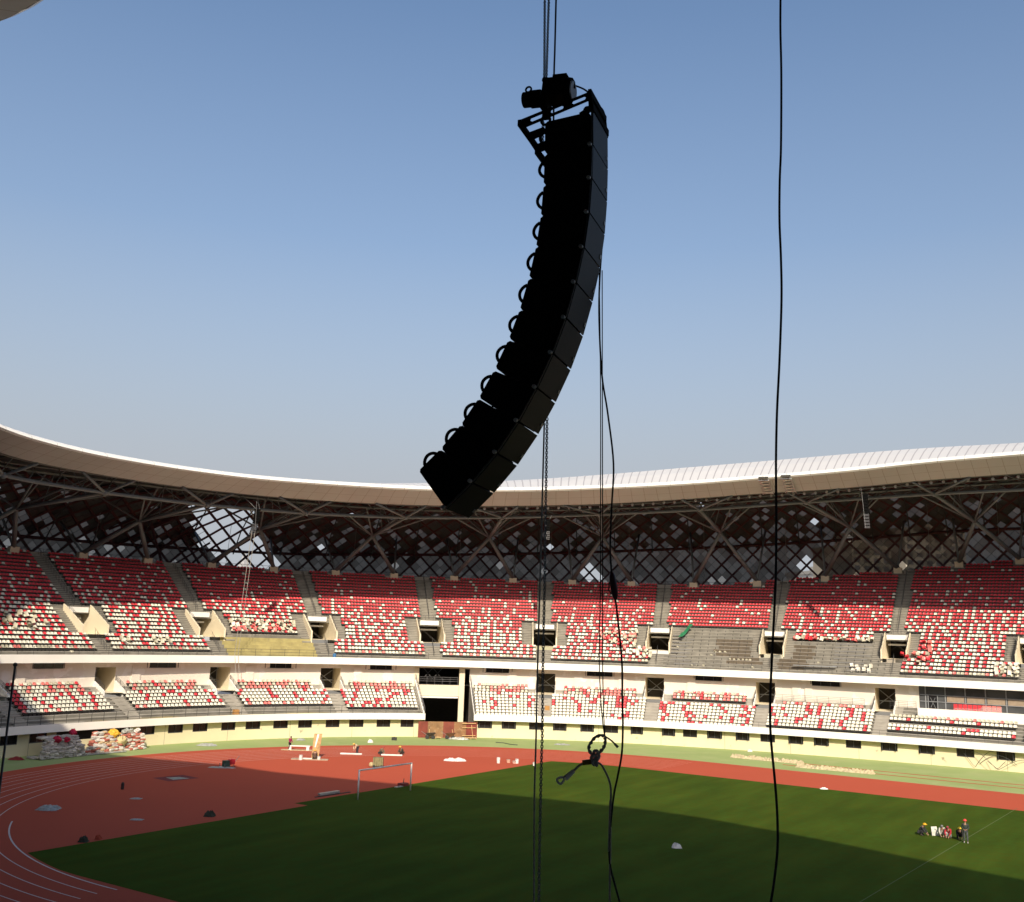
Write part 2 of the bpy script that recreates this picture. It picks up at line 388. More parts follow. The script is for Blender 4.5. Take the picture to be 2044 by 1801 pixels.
for a,b in segs(S0,S1,cuts+[((T0+T1)/2,(T1-T0)/2)]): strip(pwall,a,b,[(0,1.32),(0,2.5)],0,1.6)
pwall.build('perimeter_wall',Mt['wall_yellow'],stand)
def window(name,s,hs,d,z,hz,panes,parent,open_leaf=False):
    m=MB(); 
    rec=.22
    lb(m,s,d+rec,z,hs,.02,hz,0); w=m.build(name,Mt['window'],parent)
    m=MB()
    for sx in(-1,1): lb(m,s+sx*(hs-.03),d+rec/2,z,.05,rec/2-.01,hz)
    lb(m,s,d+rec/2+.02,z+hz-.04,hs-.1,rec/2-.03,.04); lb(m,s,d+rec/2+.02,z-hz+.04,hs-.1,rec/2-.03,.04)
    for i in range(1,panes): lb(m,s-hs+2*hs*i/panes,d+rec-.05,z,.035,.035,hz-.09)
    if open_leaf:
        for sx in(-1,1):
            lb(m,s+sx*(hs-.2),d-.12,z-.08,.03,.2,hz-.1)
    m.build('window_frame',Mt['frame'],w); return w
for i,(a,b) in enumerate(WIN):
    if b-a>4: continue
    window('window',(a+b)/2,(b-a)/2,0,1.91,.59,2,stand,open_leaf=(b<144 and i%3!=2))
# store opening on the left (tall dark gap behind the rubble)
m=MB(); lb(m,200.4,.5,1.9,3.2,.02,.6); m.build('dark_opening',Mt['darkroom'],stand)
# rear wall of the lower stand
rw=MB()
for a,b in segs(90.0,S1,[(c,1.3) for c in LD if c>90]+[((T0+T1)/2,(T1-T0)/2)]):
    rw=MB(); strip(rw,a,b,[(9.4,5.5),(9.4,9.69)],0,1.6); rw.build('rear_wall',Mt['wall_white'],stand)
for c in LD: 
    if c>90: rw=MB(); strip(rw,c-1.3,c+1.3,[(9.4,9.02),(9.4,9.69)],0); rw.build('door_head',Mt['wall_white'],stand)
rw=MB(); strip(rw,88.9,90.0,[(9.4,5.5),(9.4,9.69)],0)
rw.build('rear_wall_pier',Mt['wall_white'],stand); rw=MB(); strip(rw,86.3-3.,86.3,[(9.4,5.5),(9.4,9.69)],0)
strip(rw,86.3,88.9,[(9.4,9.02),(9.4,9.69)],0)
rw.build('rear_wall_pier',Mt['wall_white'],stand)
# pilasters, vents
for a in [203,188.3,173.6,159.5,138.5,129.4,123.2,113.6,99.2,97.6]:
    m=MB(); lb(m,a,9.32,7.6,.62 if a not in(97.6,) else .5,.1,1.55); m.build('pilaster',Mt['wall_white'],stand)
for a in [199.6,184.9,169.6,156.4,140.6,126.4,111.2,95.3]:
    m=MB(); lb(m,a,9.385,9.28,2.0,.012,.33); v=m.build('vent_window',Mt['window'],stand)
    m=MB()
    for q in(-2,-.66,.66,2): lb(m,a+q,9.36,9.28,.04,.02,.35)
    lb(m,a,9.36,8.94,2.0,.02,.03); m.build('vent_frame',Mt['frame'],v)
# door recesses with white side walls and grey rails
def rail(mb,pts,h,posts=True,n=1,r=.022,bot=.0):
    P=[np.array(q,float) for q in pts]
    for j in range(n):
        hh=h*(1-j/max(n,1)*.8); mb.tube([p+(0,0,hh) for p in P],r,5)
    if posts:
        for p in P: mb.tube([p+(0,0,bot),p+(0,0,h)],r,5)
for c in LD:
    m=MB()
    fz=5.93
    strip(m,c-1.3,c+1.3,[(6.95,fz),(14,fz)],0)                # floor
    for sx in(-1,1):
        s=c+sx*1.3
        m.add([pt(s,9.4,5.5),pt(s,14,5.5),pt(s,14,9.02),pt(s,9.4,9.02)],[(0,1,2,3)])
    strip(m,c-1.3,c+1.3,[(9.4,9.02),(14,9.02)],0)
    m.build('doorway',Mt['cream'],stand)
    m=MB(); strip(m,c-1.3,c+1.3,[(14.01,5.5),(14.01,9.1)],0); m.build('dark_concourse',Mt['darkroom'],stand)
    m=MB(); m.bar(pt(c-1.2,13.2,6.6),pt(c+1.2,13.2,8.7),.09); m.bar(pt(c+1.2,13.2,6.6),pt(c-1.2,13.2,8.7),.09); m.bar(pt(c-1.3,13.2,7.1),pt(c+1.3,13.2,7.1),.12); m.build('concourse_brace',Mt['alu'],stand)
    # side parapets stepping down with the seats
    for sx in(-1,1):
        m=MB(); s=c+sx*1.34; w=.09
        a=[pt(s-w,9.38,5.6),pt(s+w,9.38,5.6),pt(s+w,6.9,5.2),pt(s-w,6.9,5.2),pt(s-w,9.38,7.35),pt(s+w,9.38,7.35),pt(s+w,6.9,6.2),pt(s-w,6.9,6.2)]
        m.hexa(a); m.build('side_parapet',Mt['white'],stand)
        m=MB(); rail(m,[pt(s,9.3,7.2),pt(s,8.1,6.7),pt(s,6.95,6.1)],.75,n=3); m.build('side_railing',Mt['rail'],stand)
# tunnel through the lower stand
tn=MB()
for s,o in((T0,1),(T1,1)):
    tn.add([pt(s,-.98,0),pt(s,9.4,0),pt(s,9.4,7.4),pt(s,8.6,6.9),pt(s,-.98,3.0)],[(0,1,2,3,4)])
tn.build('tunnel_side_wall',Mt['soffit'],stand)
tn=MB(); lb(tn,T0+1.05,9.5,4.8,.42,.4,4.88); lb(tn,T1-.02,9.6,4.8,.35,.3,4.88); tn.build('tunnel_column',Mt['cream'],stand)
tn=MB(); lb(tn,(T0+T1)/2+.5,9.6,6.0,3.1,.25,.82); tn.build('tunnel_bridge_beam',Mt['cream'],stand)
tn=MB(); lb(tn,(T0+T1)/2+.5,9.3,5.0,3.0,.12,.12); tn.build('white_pipe',Mt['white'],stand)
tn=MB(); strip(tn,T0,T1,[(9.41,9.35),(9.41,9.69)],0); tn.build('tunnel_lintel',Mt['wall_white'],stand)
tn=MB(); strip(tn,T0-.5,T1+.5,[(22,-.1),(22,9.7)]); strip(tn,T0-.5,T1+.5,[(9.8,6.8),(22,6.8)])
for s in(T0-.3,T1+.3): tn.add([pt(s,9.9,0),pt(s,22,0),pt(s,22,9.6),pt(s,9.9,9.6)],[(0,1,2,3)])
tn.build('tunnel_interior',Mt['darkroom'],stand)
tn=MB(); rail(tn,path(T0+1.6,T1-.4,9.4,6.85,1.),1.15,n=3); tn.build('bridge_railing',Mt['rail_grey'],stand)
tn=MB()
for a in(147,148.2,150.4):
    tn.bar(pt(a,20,7),pt(a+1.6,20,9.3),.12); tn.bar(pt(a+1.6,20,7),pt(a,20,9.3),.12)
tn.build('concourse_brace',Mt['rail_grey'],stand)
# sloping edge walls and rails at the two sides of the tunnel
for s in(T0-.12,T1+.12):
    m=MB(); w=.1
    m.hexa([pt(s-w,9.3,6.2),pt(s+w,9.3,6.2),pt(s+w,-.95,2.5),pt(s-w,-.95,2.5),pt(s-w,9.3,7.55),pt(s+w,9.3,7.55),pt(s+w,-.95,3.2),pt(s-w,-.95,3.2)])
    m.build('tunnel_edge_wall',Mt['fascia'],stand)
    m=MB(); rail(m,[pt(s,9.2-10.2*i/9,7.5-4.3*i/9) for i in range(10)],.95,n=2,r=.028); m.build('tunnel_edge_railing',Mt['rail_grey'],stand)
# vomitories of the upper stand
for c in UC:
    fz=13.15
    m=MB()
    strip(m,c-VH,c+VH,[(11.6,fz),(24,fz)]); 
    for sx in(-1,1):
        s=c+sx*VH; w=.10; s2=s
        m.hexa([pt(s2-w,12.1,12.6),pt(s2+w,12.1,12.6),pt(s2+w,17.1,12.6),pt(s2-w,17.1,12.6),pt(s2-w,12.1,14.35),pt(s2+w,12.1,14.35),pt(s2+w,17.1,17.0),pt(s2-w,17.1,17.0)])
        m.add([pt(s,17.0,13.1),pt(s,24,13.1),pt(s,24,16.3),pt(s,17.0,16.3)],[(0,1,2,3)])
        m.add([pt(s,12.2,11.5),pt(s,17.0,11.5),pt(s,17.0,16.3),pt(s,12.2,13.7)],[(0,1,2,3)])
    m.build('vomitory',Mt['cream'],stand)
    m=MB(); lb(m,c,16.9,16.3,VH-.1,.12,.36); m.build('vomitory_lintel',Mt['white'],stand)
    m=MB(); lb(m,c,18.6,15.2,VH-.08,.12,.13); m.build('inner_lintel',Mt['white'],stand)
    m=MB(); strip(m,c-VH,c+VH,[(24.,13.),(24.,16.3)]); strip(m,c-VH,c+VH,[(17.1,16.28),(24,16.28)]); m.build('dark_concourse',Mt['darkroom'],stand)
    m=MB(); m.bar(pt(c+1.2,21,16),pt(c-1.3,21,13.3),.22); m.bar(pt(c-.6,21.3,16),pt(c+1.3,21.3,14.4),.12); m.build('concourse_brace',Mt['frame'],stand)
    m=MB()
    for sx in(-1,1):
        s=c+sx*(VH-.02); rail(m,[pt(s,16.9-i*1.1,16.9-i*.6) for i in range(5)],.55,n=2)
    rail(m,[pt(c-1.5+i,17.05,16.7) for i in range(4)],.8,n=2)
    m.build('guard_railing',Mt['rail'],stand)
# stairs: half steps in every aisle
st=MB(); rl=MB()
for c in UC:
    n=nrows(c)
    def half(k,s0,s1):
        d=D0+RD*k; z=Z0+RZ*k
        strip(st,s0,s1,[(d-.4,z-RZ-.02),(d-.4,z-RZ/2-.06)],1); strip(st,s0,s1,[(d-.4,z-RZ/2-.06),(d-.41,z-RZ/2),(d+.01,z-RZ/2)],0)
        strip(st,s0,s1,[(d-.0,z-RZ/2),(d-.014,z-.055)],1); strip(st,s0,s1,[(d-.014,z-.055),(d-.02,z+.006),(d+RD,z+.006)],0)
    for k in range(0,4): half(k,c-.95,c+.95)
    for k in range(4,11): half(k,c-2.85,c-VH-.12); half(k,c+VH+.12,c+2.85)
    for k in range(11,n): half(k,c-.8,c+.8)
    for k0,k1 in((0,4),(11,n)):
        rl=MB()
        for k in range(k0,k1):
            a=pt(c,D0+RD*k+.1,Z0+RZ*k); b=pt(c,D0+RD*k+.62,Z0+RZ*k+.25)
            A=np.array(a);B=np.array(b)
            rl.tube([A,A+(0,0,.85),B+(0,0,.95),B],.024,5)
            C_=np.array(pt(c,D0+RD*(k+1)+.1,Z0+RZ*(k+1)+.85)); rl.bar(B+(0,0,.95),C_,.03)
        rl.build('aisle_railing',Mt['rail'],stand)
for c in LD:
    for k in range(0,8):
        d=DL+RD*k; z=ZL+RZL*k
        strip(st,c-.9,c+.9,[(d-.4,z-RZL-.02),(d-.4,z-RZL/2),(d+.01,z-RZL/2)],0); strip(st,c-.9,c+.9,[(d,z-RZL/2),(d-.012,z+.006),(d+RD,z+.006)],0)
    for sx in(-1,1):
        for k in range(8,11):
            d=DL+RD*k; z=ZL+RZL*k; a,b=sorted((c+sx*1.45,c+sx*2.4))
            strip(st,a,b,[(d-.4,z-RZL-.02),(d-.4,z-RZL/2),(d+.01,z-RZL/2)],0); strip(st,a,b,[(d,z-RZL/2),(d-.012,z+.006),(d+RD,z+.006)],0)
st.build('stair_steps',[Mt['stair'],Mt['riser']],stand)
# front railings
m=MB(); rail(m,path(150.3,226,7.75,10.6,1.9),1.05,n=2,r=.026)
m.build('front_railing',Mt['rail'],stand)
m=MB(); rail(m,path(60,117,7.75,10.6,1.9),.95,n=2,r=.016); m.build('front_railing',Mt['rail'],stand)
m=MB(); rail(m,path(152.5,226,-.75,2.6,1.6),1.75,n=2,r=.03); m.build('lower_front_railing',Mt['rail'],stand)
m=MB(); rail(m,path(60,116,-.75,2.6,1.6),1.35,n=3,r=.018); m.build('lower_front_railing',Mt['rail'],stand)
m=MB(); rail(m,path(90.2,102.6,8.5,6.3,1.5),1.15,n=4,r=.02); rail(m,path(83.6,86.9,8.4,6.3,1.1),1.15,n=4,r=.02); m.build('walkway_railing',Mt['rail'],stand)
# glazed boxes and white parapet at the right
m=MB(); closed(m,S0,83.2,[(6.35,4.6),(6.35,6.75),(6.6,6.75),(6.6,4.6)]); m.build('box_parapet',Mt['fascia'],stand)
m=MB(); strip(m,S0,83.3,[(6.5,5.9),(9.6,5.9)]); m.build('box_floor',Mt['conc'],stand)
m=MB(); strip(m,S0,83.3,[(9.45,5.9),(9.45,9.69)]); gl=m.build('box_glazing',Mt['glassbox'],stand)
m=MB()
for a in np.arange(58,83,2.45): lb(m,a,9.4,7.8,.07,.05,1.9)
for z in(8.45,7.55): m.tube(path(S0,83.2,9.38,z,2.),.06,5)
m.build('mullions',Mt['alu'],gl)
m=MB()
for a in np.arange(59.2,80,2.45): lb(m,a,9.415,8.0,1.1,.012,.4)
m.build('brown_blinds',Mt['blind'],gl)
for a in(81.6,68.9,66.2):
    m=MB(); lb(m,a,9.40,7.25,.55,.02,1.2); dr=m.build('glass_door',Mt['window'],gl)
    m=MB(); 
    for sx in(-1,1): lb(m,a+sx*.58,9.34,7.25,.05,.05,1.25)
    m.bar(pt(a-.3,9.35,6.7),pt(a+.3,9.35,8.1),.04); m.bar(pt(a+.3,9.35,6.7),pt(a-.3,9.35,8.1),.04); m.build('door_frame',Mt['alu'],dr)
# the rest of the ring behind and beside the camera: plain tiers that shade the field
m=MB()
for s0,s1 in((S1,LT+S0),):
    for k in range(25): strip(m,s0,s1,[(D0+RD*k,Z0+RZ*k-RZ),(D0+RD*k,Z0+RZ*k),(D0+RD*(k+1),Z0+RZ*k)],0,5)
    for k in range(11): strip(m,s0,s1,[(DL+RD*k,ZL+RZL*k-RZL),(DL+RD*k,ZL+RZL*k),(DL+RD*(k+1),ZL+RZL*k)],0,5)
    strip(m,s0,s1,[(9.4,5.5),(9.4,9.6),(7.6,9.6),(7.6,10.6),(9.0,10.6)],0,5); strip(m,s0,s1,[(0,0),(0,2.5),(-1,2.5),(-1,3.2)],0,5)
m.build('near_terraces',Mt['conc'],stand)
# bare bays: steel seat brackets left on the steps
m=MB()
def bare(k,s): return (k<=10 and 102.8<s<118.5) or (k<=7 and 86.6<s<102.8) or (k<=4 and 163.5<s<177.8)
for k in range(0,11):
    for s in np.arange(88.5,117,1.05):
        if bare(k,s) and not (101.2<s<104.6) and not(4<=k<=10 and(abs(s-102.8)<3.1 or abs(s-118.5)<3.1 or abs(s-86.6)<3.1)):
            lb(m,s,D0+RD*k+.1,Z0+RZ*k+.12,.03,.14,.12)
m.build('seat_brackets',Mt['bracket'],stand,kind='stuff')
for k in range(0,9):
    for a,b in (((114.,116.6),(90.,94.4)) if k else ((112.5,116.),(89,92.5))):
        if k<=7 or a>100:
            m=MB(); closed(m,a-.4*math.sin(k*2.1),b,[(D0+RD*k+.18,Z0+RZ*k+.25),(D0+RD*k+.18,Z0+RZ*k+.34),(D0+RD*k+.3,Z0+RZ*k+.34),(D0+RD*k+.3,Z0+RZ*k+.25)]); m.build('seat_rail',Mt['rail_grey'],stand)
# damp patches on the bare steps
m=MB()
def patch(s0,s1,k0,k1):
    for k in range(k0,k1+1):
        j=.35*math.sin(k*2.3); strip(m,s0+j,s1-j,[(D0+RD*k-.006,Z0+RZ*k-RZ+.02),(D0+RD*k-.006,Z0+RZ*k+.006),(D0+RD*k+RD-.02,Z0+RZ*k+.006)],0)
patch(105.6,110.5,4,8); patch(104.2,108.5,2,3); patch(97.2,100.,4,7); patch(97.9,101.9,1,3)
m.build('damp_patch',Mt['conc_dark'],stand)
# ---------------------------------------------------------------- roof
def table(pairs,far):
    p=sorted(pairs); xs=[a for a,b in p]; ys=[b for a,b in p]
    xs=[0,40]+xs+[xs[-1]+35,LT]; ys=[far,ys[0]+.2]+ys+[far,far]
    # light smoothing
    g=np.arange(0,LT+1,1.); v=np.interp(g,xs,ys); k=np.ones(9)/9; v=np.convolve(np.r_[v[-5:-1],v,v[1:5]],k,'valid')
    return lambda s:float(np.interp(s%LT,g,v))
TIP=table([(214.8,35.18),(203.6,34.5),(191.6,34.58),(179,34.89),(165.2,35.52),(152.4,35.93),(139.7,36.46),(126.9,37.14),(113.2,37.82),(102.1,38.51),(90.3,39.11),(79.2,39.89),(67.9,40.2)],43.7)
BB=table([(210.8,33.52),(200.1,33.23),(188.3,33.26),(176.5,33.5),(163.5,33.9),(151.6,34.37),(139.4,34.95),(127.1,35.57),(113.6,36.48),(102.8,37.23),(91,37.67),(79.9,38.43),(68.5,38.7)],42.0)
CRE=table([(206.6,37.2),(184.6,36.9),(173.7,37.2),(161.8,37.6),(150.7,38.7),(139.2,39.92),(127.4,41.28),(114.3,42.71),(103.6,43.43),(91.8,44.1),(80.6,44.3),(69,44.0)],46.)
CH9=table([(208.2,31.5),(195.1,31.45),(181.3,31.64),(167.8,31.97),(154.2,32.51),(140.7,33.3),(126.7,34.26),(112.3,35.12),(97.2,36.1),(80.1,36.79)],37.5)
CH11=table([(207.6,32.94),(192.9,33.48),(179,33.76),(163.3,33.84),(150.9,34.09),(136.8,34.84),(122.4,35.61),(110.5,36.31),(96.3,37.38),(76.2,38.12)],38.8)
BEAM=table([(193.9,26.9),(176.3,27.3),(164,27.6),(156,28.3),(138.4,29.7),(119.1,31.2),(99,32.7),(79,34.4)],34.)
def dtip(s):  # near-side edge, mostly out of view, is shaped so its shadow fits the field
    x,y,tx,ty=fr(s)
    if x<-24 and -140<y<52:
        xt=float(np.interp(y,[-140,-110,-85,-79,-72,-57,-40.5,-30,-21,-11,-4.4,4.3,8,15.5,20,30.5,36,40.6,44.4,50],[-58,-55,-51.4,-49.6,-47.9,-45.2,-47.6,-49.5,-51.0,-52.8,-51.9,-54.0,-55.2,-55.5,-55.2,-51.2,-47.3,-42.6,-38.,-29.]))
        d=(x-xt)*abs(ty); d=-abs(d) if xt>x else min(1,d)
        return max(-24,min(1.,d))
    return float(np.interp(s,[0,150,186,LT],[-1.,-1.,1.,1.]))
_ds=np.array([dtip(q) for q in _sg[::10]]); _kk=np.ones(7)/7; _ds=np.convolve(np.r_[_ds[-3:],_ds,_ds[:3]],_kk,'valid')
def DT(s): return float(np.interp(s%LT,_sg[::10],_ds))
_T0,_B0=TIP,BB
def TIP(s): return _T0(s)+.17*min(0,max(-2,DT(s)-1))
def BB(s): return _B0(s)+.17*min(0,max(-2,DT(s)-1))
roof=thing('stadium_roof','pale curved stadium roof canopy with beige edge panels above the far seats','roof',pt(140,10,36))
def P_soff(s): t=DT(s); return [(t,TIP(s)),(t+5.0,BB(s))]
def P_edge(s): t=DT(s); z=TIP(s); return [(t,z),(t-.25,z+.22),(t-.1,z+.5),(t+.45,z+.78)]
def P_top(s):
    t=DT(s); z=TIP(s); zc=CRE(s); return [(t+.45,z+.78),(t+5,z+.78+(zc-z-.78)*.45),(t+9,z+.78+(zc-z-.78)*.78),(14,zc),(20,zc+.35),(25,zc+.3)]
def LAT(s):   # inner face of the lattice: vertical wall, then curving in under the roof
    b=BEAM(s); tp=CRE(s)-1.3
    return [(38.3,21.),(37.4,b),(34.2,b+(tp-b)*.42),(29.6,b+(tp-b)*.76),(24,b+(tp-b)*.95),(14,tp)]
m=MB(); strip(m,0,LT,P_soff,0,2.5); 
o=m.build('edge_soffit_panels',Mt['beige'],roof)
m=MB(); strip(m,0,LT,P_edge,0,1.7); m.build('bullnose_edge',Mt['edge'],roof)
m=MB(); strip(m,0,LT,P_top,0,2.5); m.build('roof_skin',Mt['roofskin'],roof)
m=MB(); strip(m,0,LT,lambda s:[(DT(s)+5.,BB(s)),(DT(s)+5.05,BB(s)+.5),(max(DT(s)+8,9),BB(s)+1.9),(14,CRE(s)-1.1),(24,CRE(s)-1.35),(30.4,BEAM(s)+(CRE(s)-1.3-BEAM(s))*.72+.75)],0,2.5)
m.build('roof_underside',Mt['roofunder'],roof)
# loose silver flashing where two edge panels are missing
m=MB()
for s in(101.9,98.7):
    z=TIP(s); zb=BB(s)
    w=.72
    Q0=DT(s)
    m.add([pt(s-w,Q0-.1,z-.05),pt(s+w,Q0-.1,z-.05),pt(s+w,Q0+4.9,zb-.12),pt(s-w,Q0+4.9,zb-.12)],[(0,1,2,3)],1)
    for j in range(6):
        q=j/5; m.bar(pt(s-w,Q0+4.9*q,z-.1+(zb-z)*q),pt(s+w,Q0+4.9*q,z-.1+(zb-z)*q+.1*(j%2)),.09,mat=1)
    for sx in(-1,1): m.bar(pt(s+sx*w,Q0,z-.1),pt(s+sx*w,Q0+4.9,zb-.2),.1,mat=1)
    for j in range(5):
        q=(j+.5)/5; m.add([pt(s-w*.7,Q0+4.9*q-.4,z-.12+(zb-z)*q),pt(s+w*.6,Q0+4.9*q-.2,z-.16+(zb-z)*q),pt(s+w*.4,Q0+4.9*q+.3,z-.2+(zb-z)*q),pt(s-w*.8,Q0+4.9*q+.2,z-.1+(zb-z)*q)],[(0,1,2,3)],2)
    lb(m,s,Q0-.33,z+.22,.7,.02,.14,0)
m.build('missing_edge_panel',[Mt['darkroom'],mat('silver_flashing',(.50,.51,.52),.35,.2,3,metal=.3),Mt['white']],roof)
# ring trusses
NODES=[208.2,195.1,181.3,167.8,154.2,140.7,126.7,112.3,97.2,80.1,63.5]
m=MB(); m.tube([pt(s,9,CH9(s)) for s in np.arange(48,232,2.3)],.26,7); m.build('lower_chord',Mt['steel'],roof)
m=MB(); m.tube([pt(s,11,CH11(s)) for s in np.arange(48,232,2.3)],.2,6); m.build('upper_chord',Mt['steel'],roof)
m=MB(); m.tube([pt(s,DT(s)+5.8,BB(s)+.1) for s in np.arange(48,232,2.3)],.12,6); m.tube([pt(s,14.5,CH11(s)+1.1) for s in np.arange(48,232,2.3)],.14,6); m.build('edge_chord',Mt['steel'],roof)
m=MB()
for i,s in enumerate(np.arange(50,228,3.45)):
    a=pt(s,9,CH9(s)); b=pt(s+1.72,11,CH11(s+1.72)); c=pt(s+3.45,9,CH9(s+3.45)); m.tube([a,b],.075,5); m.tube([b,c],.075,5)
    d=pt(s,14.5,CH11(s)+1.1); m.tube([b,d],.06,5)
    e=pt(s+3.45,DT(s)+5.8,BB(s+3.45)+.1)
    if i%2: m.tube([b,e],.06,5)
m.build('web_bars',Mt['steel'],roof)
for s in NODES:
    m=MB(); c=pt(s,9,CH9(s)-.02)
    m.ball(c,.42,n=10,m=8)
    for q in(-2.1,5.2): m.tube([c,pt(s+q*(1 if s>120 else -1),DT(s)+5.,BB(s+q*(1 if s>120 else -1))-.05)],.19,7)
    m.build('edge_strut',Mt['steel'],roof,smooth=True)
# radial rafters under the roof
m=MB()
for s in np.arange(52,226,4.9):
    pr=LAT(s); pts=[pt(s,d-.5,z-.5) for d,z in pr[1:]]+[pt(s,9,CH11(s)+.9)]
    m.tube(pts,.11,5)
m.build('rafters',Mt['roofunder'],roof)
# plain outer cladding for the part of the ring behind the camera
m=MB(); strip(m,232,LT+46,lambda s:[(38.3,0)]+LAT(s)[1:],0,5.); m.build('outer_cladding',Mt['roofunder'],roof)

# ---------------------------------------------------------------- lattice screen
scr=thing('lattice_screen','maroon diagonal lattice screen with grey perforated panels behind the top seats','screen',pt(140,38,22))
def surf(s,v):
    pr=LAT(s); 
    if v<=0: d0,z0=pr[0]; return np.array(pt(s,d0,z0+v))
    for (a,b),(c,e) in zip(pr[:-1],pr[1:]):
        L=math.hypot(c-a,e-b)
        if v<=L: q=v/L; return np.array(pt(s,a+(c-a)*q,b+(e-b)*q))
        v-=L
    return np.array(pt(s,*pr[-1]))
def vmax(s):
    pr=LAT(s); return sum(math.hypot(c-a,e-b) for (a,b),(c,e) in zip(pr[:-2],pr[1:-1]))
A=3.72; B=3.8          # diamond width (along s) and height
# openings where panels are missing, found by where the photo shows them in the bowl
def inpoly(x,y,P):
    c=False;j=len(P)-1
    for i in range(len(P)):
        if (P[i][1]>y)!=(P[j][1]>y) and x<(P[j][0]-P[i][0])*(y-P[i][1])/(P[j][1]-P[i][1])+P[i][0]: c=not c
        j=i
    return c
GAPS=[[(366,1010),(500,1010),(512,1062),(528,1075),(558,1125),(556,1140),(500,1140),(450,1128),(425,1110)],
      [(1158,1160),(1168,1135),(1178,1125),(1202,1160)],[(1583,1128),(1606,1110),(1642,1150),(1600,1155)],[(1786,1146),(1800,1124),(1806,1144)]]
panels=MB(); dark=MB(); beams=MB(); open_=0
pr_=random.Random(3)
def keep_out(P):
    x,y=proj(P); return any(inpoly(x,y,g) for g in GAPS)
def level_n(s): return int(vmax(s)/(B/2))
SA,SB=56.,226.
# equal real spacing on the outer curve
_q=np.linspace(SA,SB,900); _pp=np.array([pt(s,37,0)[:2] for s in _q]); _al=np.r_[0,np.cumsum(np.hypot(*np.diff(_pp,axis=0).T))]
ni=int(_al[-1]/(A/2)); _surf=surf
def sa(l): return float(np.interp(l,_al,_q))
bars=MB()
for i in range(ni):
    for j in range(-1,18):
        l=i*A/2; s=sa(l); v=j*B/2
        if v>vmax(s)-B/2: continue
        if (i+j)%2==0:
            for si in(-1,1):
                a=surf(s,v);b=surf(sa(l+si*A/2),v+B/2)
                beams.bar(a,b,.34,.30,up=(pt(s,0,0)-a) if False else (np.array(pt(s,0,a[2]))-a))
        else:
            c=surf(s,v)
            pr=LAT(s); lowwall=v< (pr[1][1]-21)-.2
            # four sub-panels of the diamond centred here
            for (pa,pb) in((0,0),(1,0),(0,1),(1,1)):
                e1=np.array([.5*A/2,.5*B/2]); e2=np.array([-.5*A/2,.5*B/2])
                o=np.array([s,v])-np.array([0,B/2])+2*e1*pa*1.0+2*e2*pb*1.0 if False else None
                base=np.array([l,v-B/2])+np.array([A/4,B/4])*pa*1.0*1.0+np.array([-A/4,B/4])*pb
                q=[base,base+np.array([A/4,B/4]),base+np.array([0,B/2]),base+np.array([-A/4,B/4])]
                cc=base+np.array([0,B/4]); q=[cc+(k-cc)*1.0 for k in q]
                P3=[surf(sa(k[0]),k[1]) for k in q]; off=(np.array(P3[0])-np.array(pt(sa(cc[0]),0,P3[0][2]))); off/=np.linalg.norm(off)
                P3=[k+off*.18 for k in P3]; mid=sum(P3)/4
                if keep_out(mid): continue
                if (pa,pb)==(0,0):
                    bars.bar(P3[1],P3[1]+(P3[2]-P3[1])*2,.085,.05); bars.bar(P3[3],P3[3]+(P3[2]-P3[3])*2,.085,.05)
                u=pr_.random()
                if lowwall:
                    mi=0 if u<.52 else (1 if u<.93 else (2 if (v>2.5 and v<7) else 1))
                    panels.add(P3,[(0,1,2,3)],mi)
                else:
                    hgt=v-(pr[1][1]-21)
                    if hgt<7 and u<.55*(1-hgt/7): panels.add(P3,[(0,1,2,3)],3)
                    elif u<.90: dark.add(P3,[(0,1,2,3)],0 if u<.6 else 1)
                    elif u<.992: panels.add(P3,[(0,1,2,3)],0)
for (s_a,v_a,s_b,v_b) in((181.5,6,175.8,15.5),(179.2,3,174.2,12.5),(176.2,2,179.8,13),(183,9,178.2,17),(172.8,4,176.2,10.5),(177.6,1,172.2,8)):
    beams.bar(surf(s_a,v_a),surf(s_b,v_b),.32,.3)
beams.build('lattice_beams',Mt['maroon'],scr); bars.build('panel_joints',Mt['frame'],scr)
def perf(name,col,alpha): return see_through(mat(name,col,.6,.25,.25),alpha)
Mt['perfA']=perf('perforated_grey_panel',(.18,.155,.14),.92); Mt['perfB']=perf('perforated_brown_panel',(.155,.135,.12),.955); Mt['perfD']=perf('upper_perforated_panel',(.11,.092,.082),.94); Mt['perfC']=perf('painted_glow_panel',(.62,.48,.25),.7)  # amber colour stands for light glowing through a few panels
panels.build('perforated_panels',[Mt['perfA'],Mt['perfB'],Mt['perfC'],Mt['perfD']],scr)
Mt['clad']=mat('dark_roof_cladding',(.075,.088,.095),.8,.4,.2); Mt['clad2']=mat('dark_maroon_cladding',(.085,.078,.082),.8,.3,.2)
dark.build('dark_roof_panels',[Mt['clad'],Mt['clad2']],scr)
m=MB(); 
for z0 in(0,): m.tube([pt(s,37.2,BEAM(s)) for s in np.arange(58,224,2.)],.27,6)
m.build('ring_beam',Mt['maroon'],scr)
m=MB(); rail(m,path(62,222,D0+.8*25+4.,23.2,2.4),1.9,n=3,r=.03); m.build('gallery_railing',Mt['rail'],scr)
# thin hanger rods
m=MB()
for s in(200.5,185.2,171.,157.2,144.9,133.6,123.5,113.5,102.5,93.5,83.5,74.5):
    m.tube([pt(s,33,nrows(s)*.53+12.),pt(s,32,BEAM(s)+4.3)],.035,5)
m.build('hanger_rods',Mt['rail_grey'],scr)

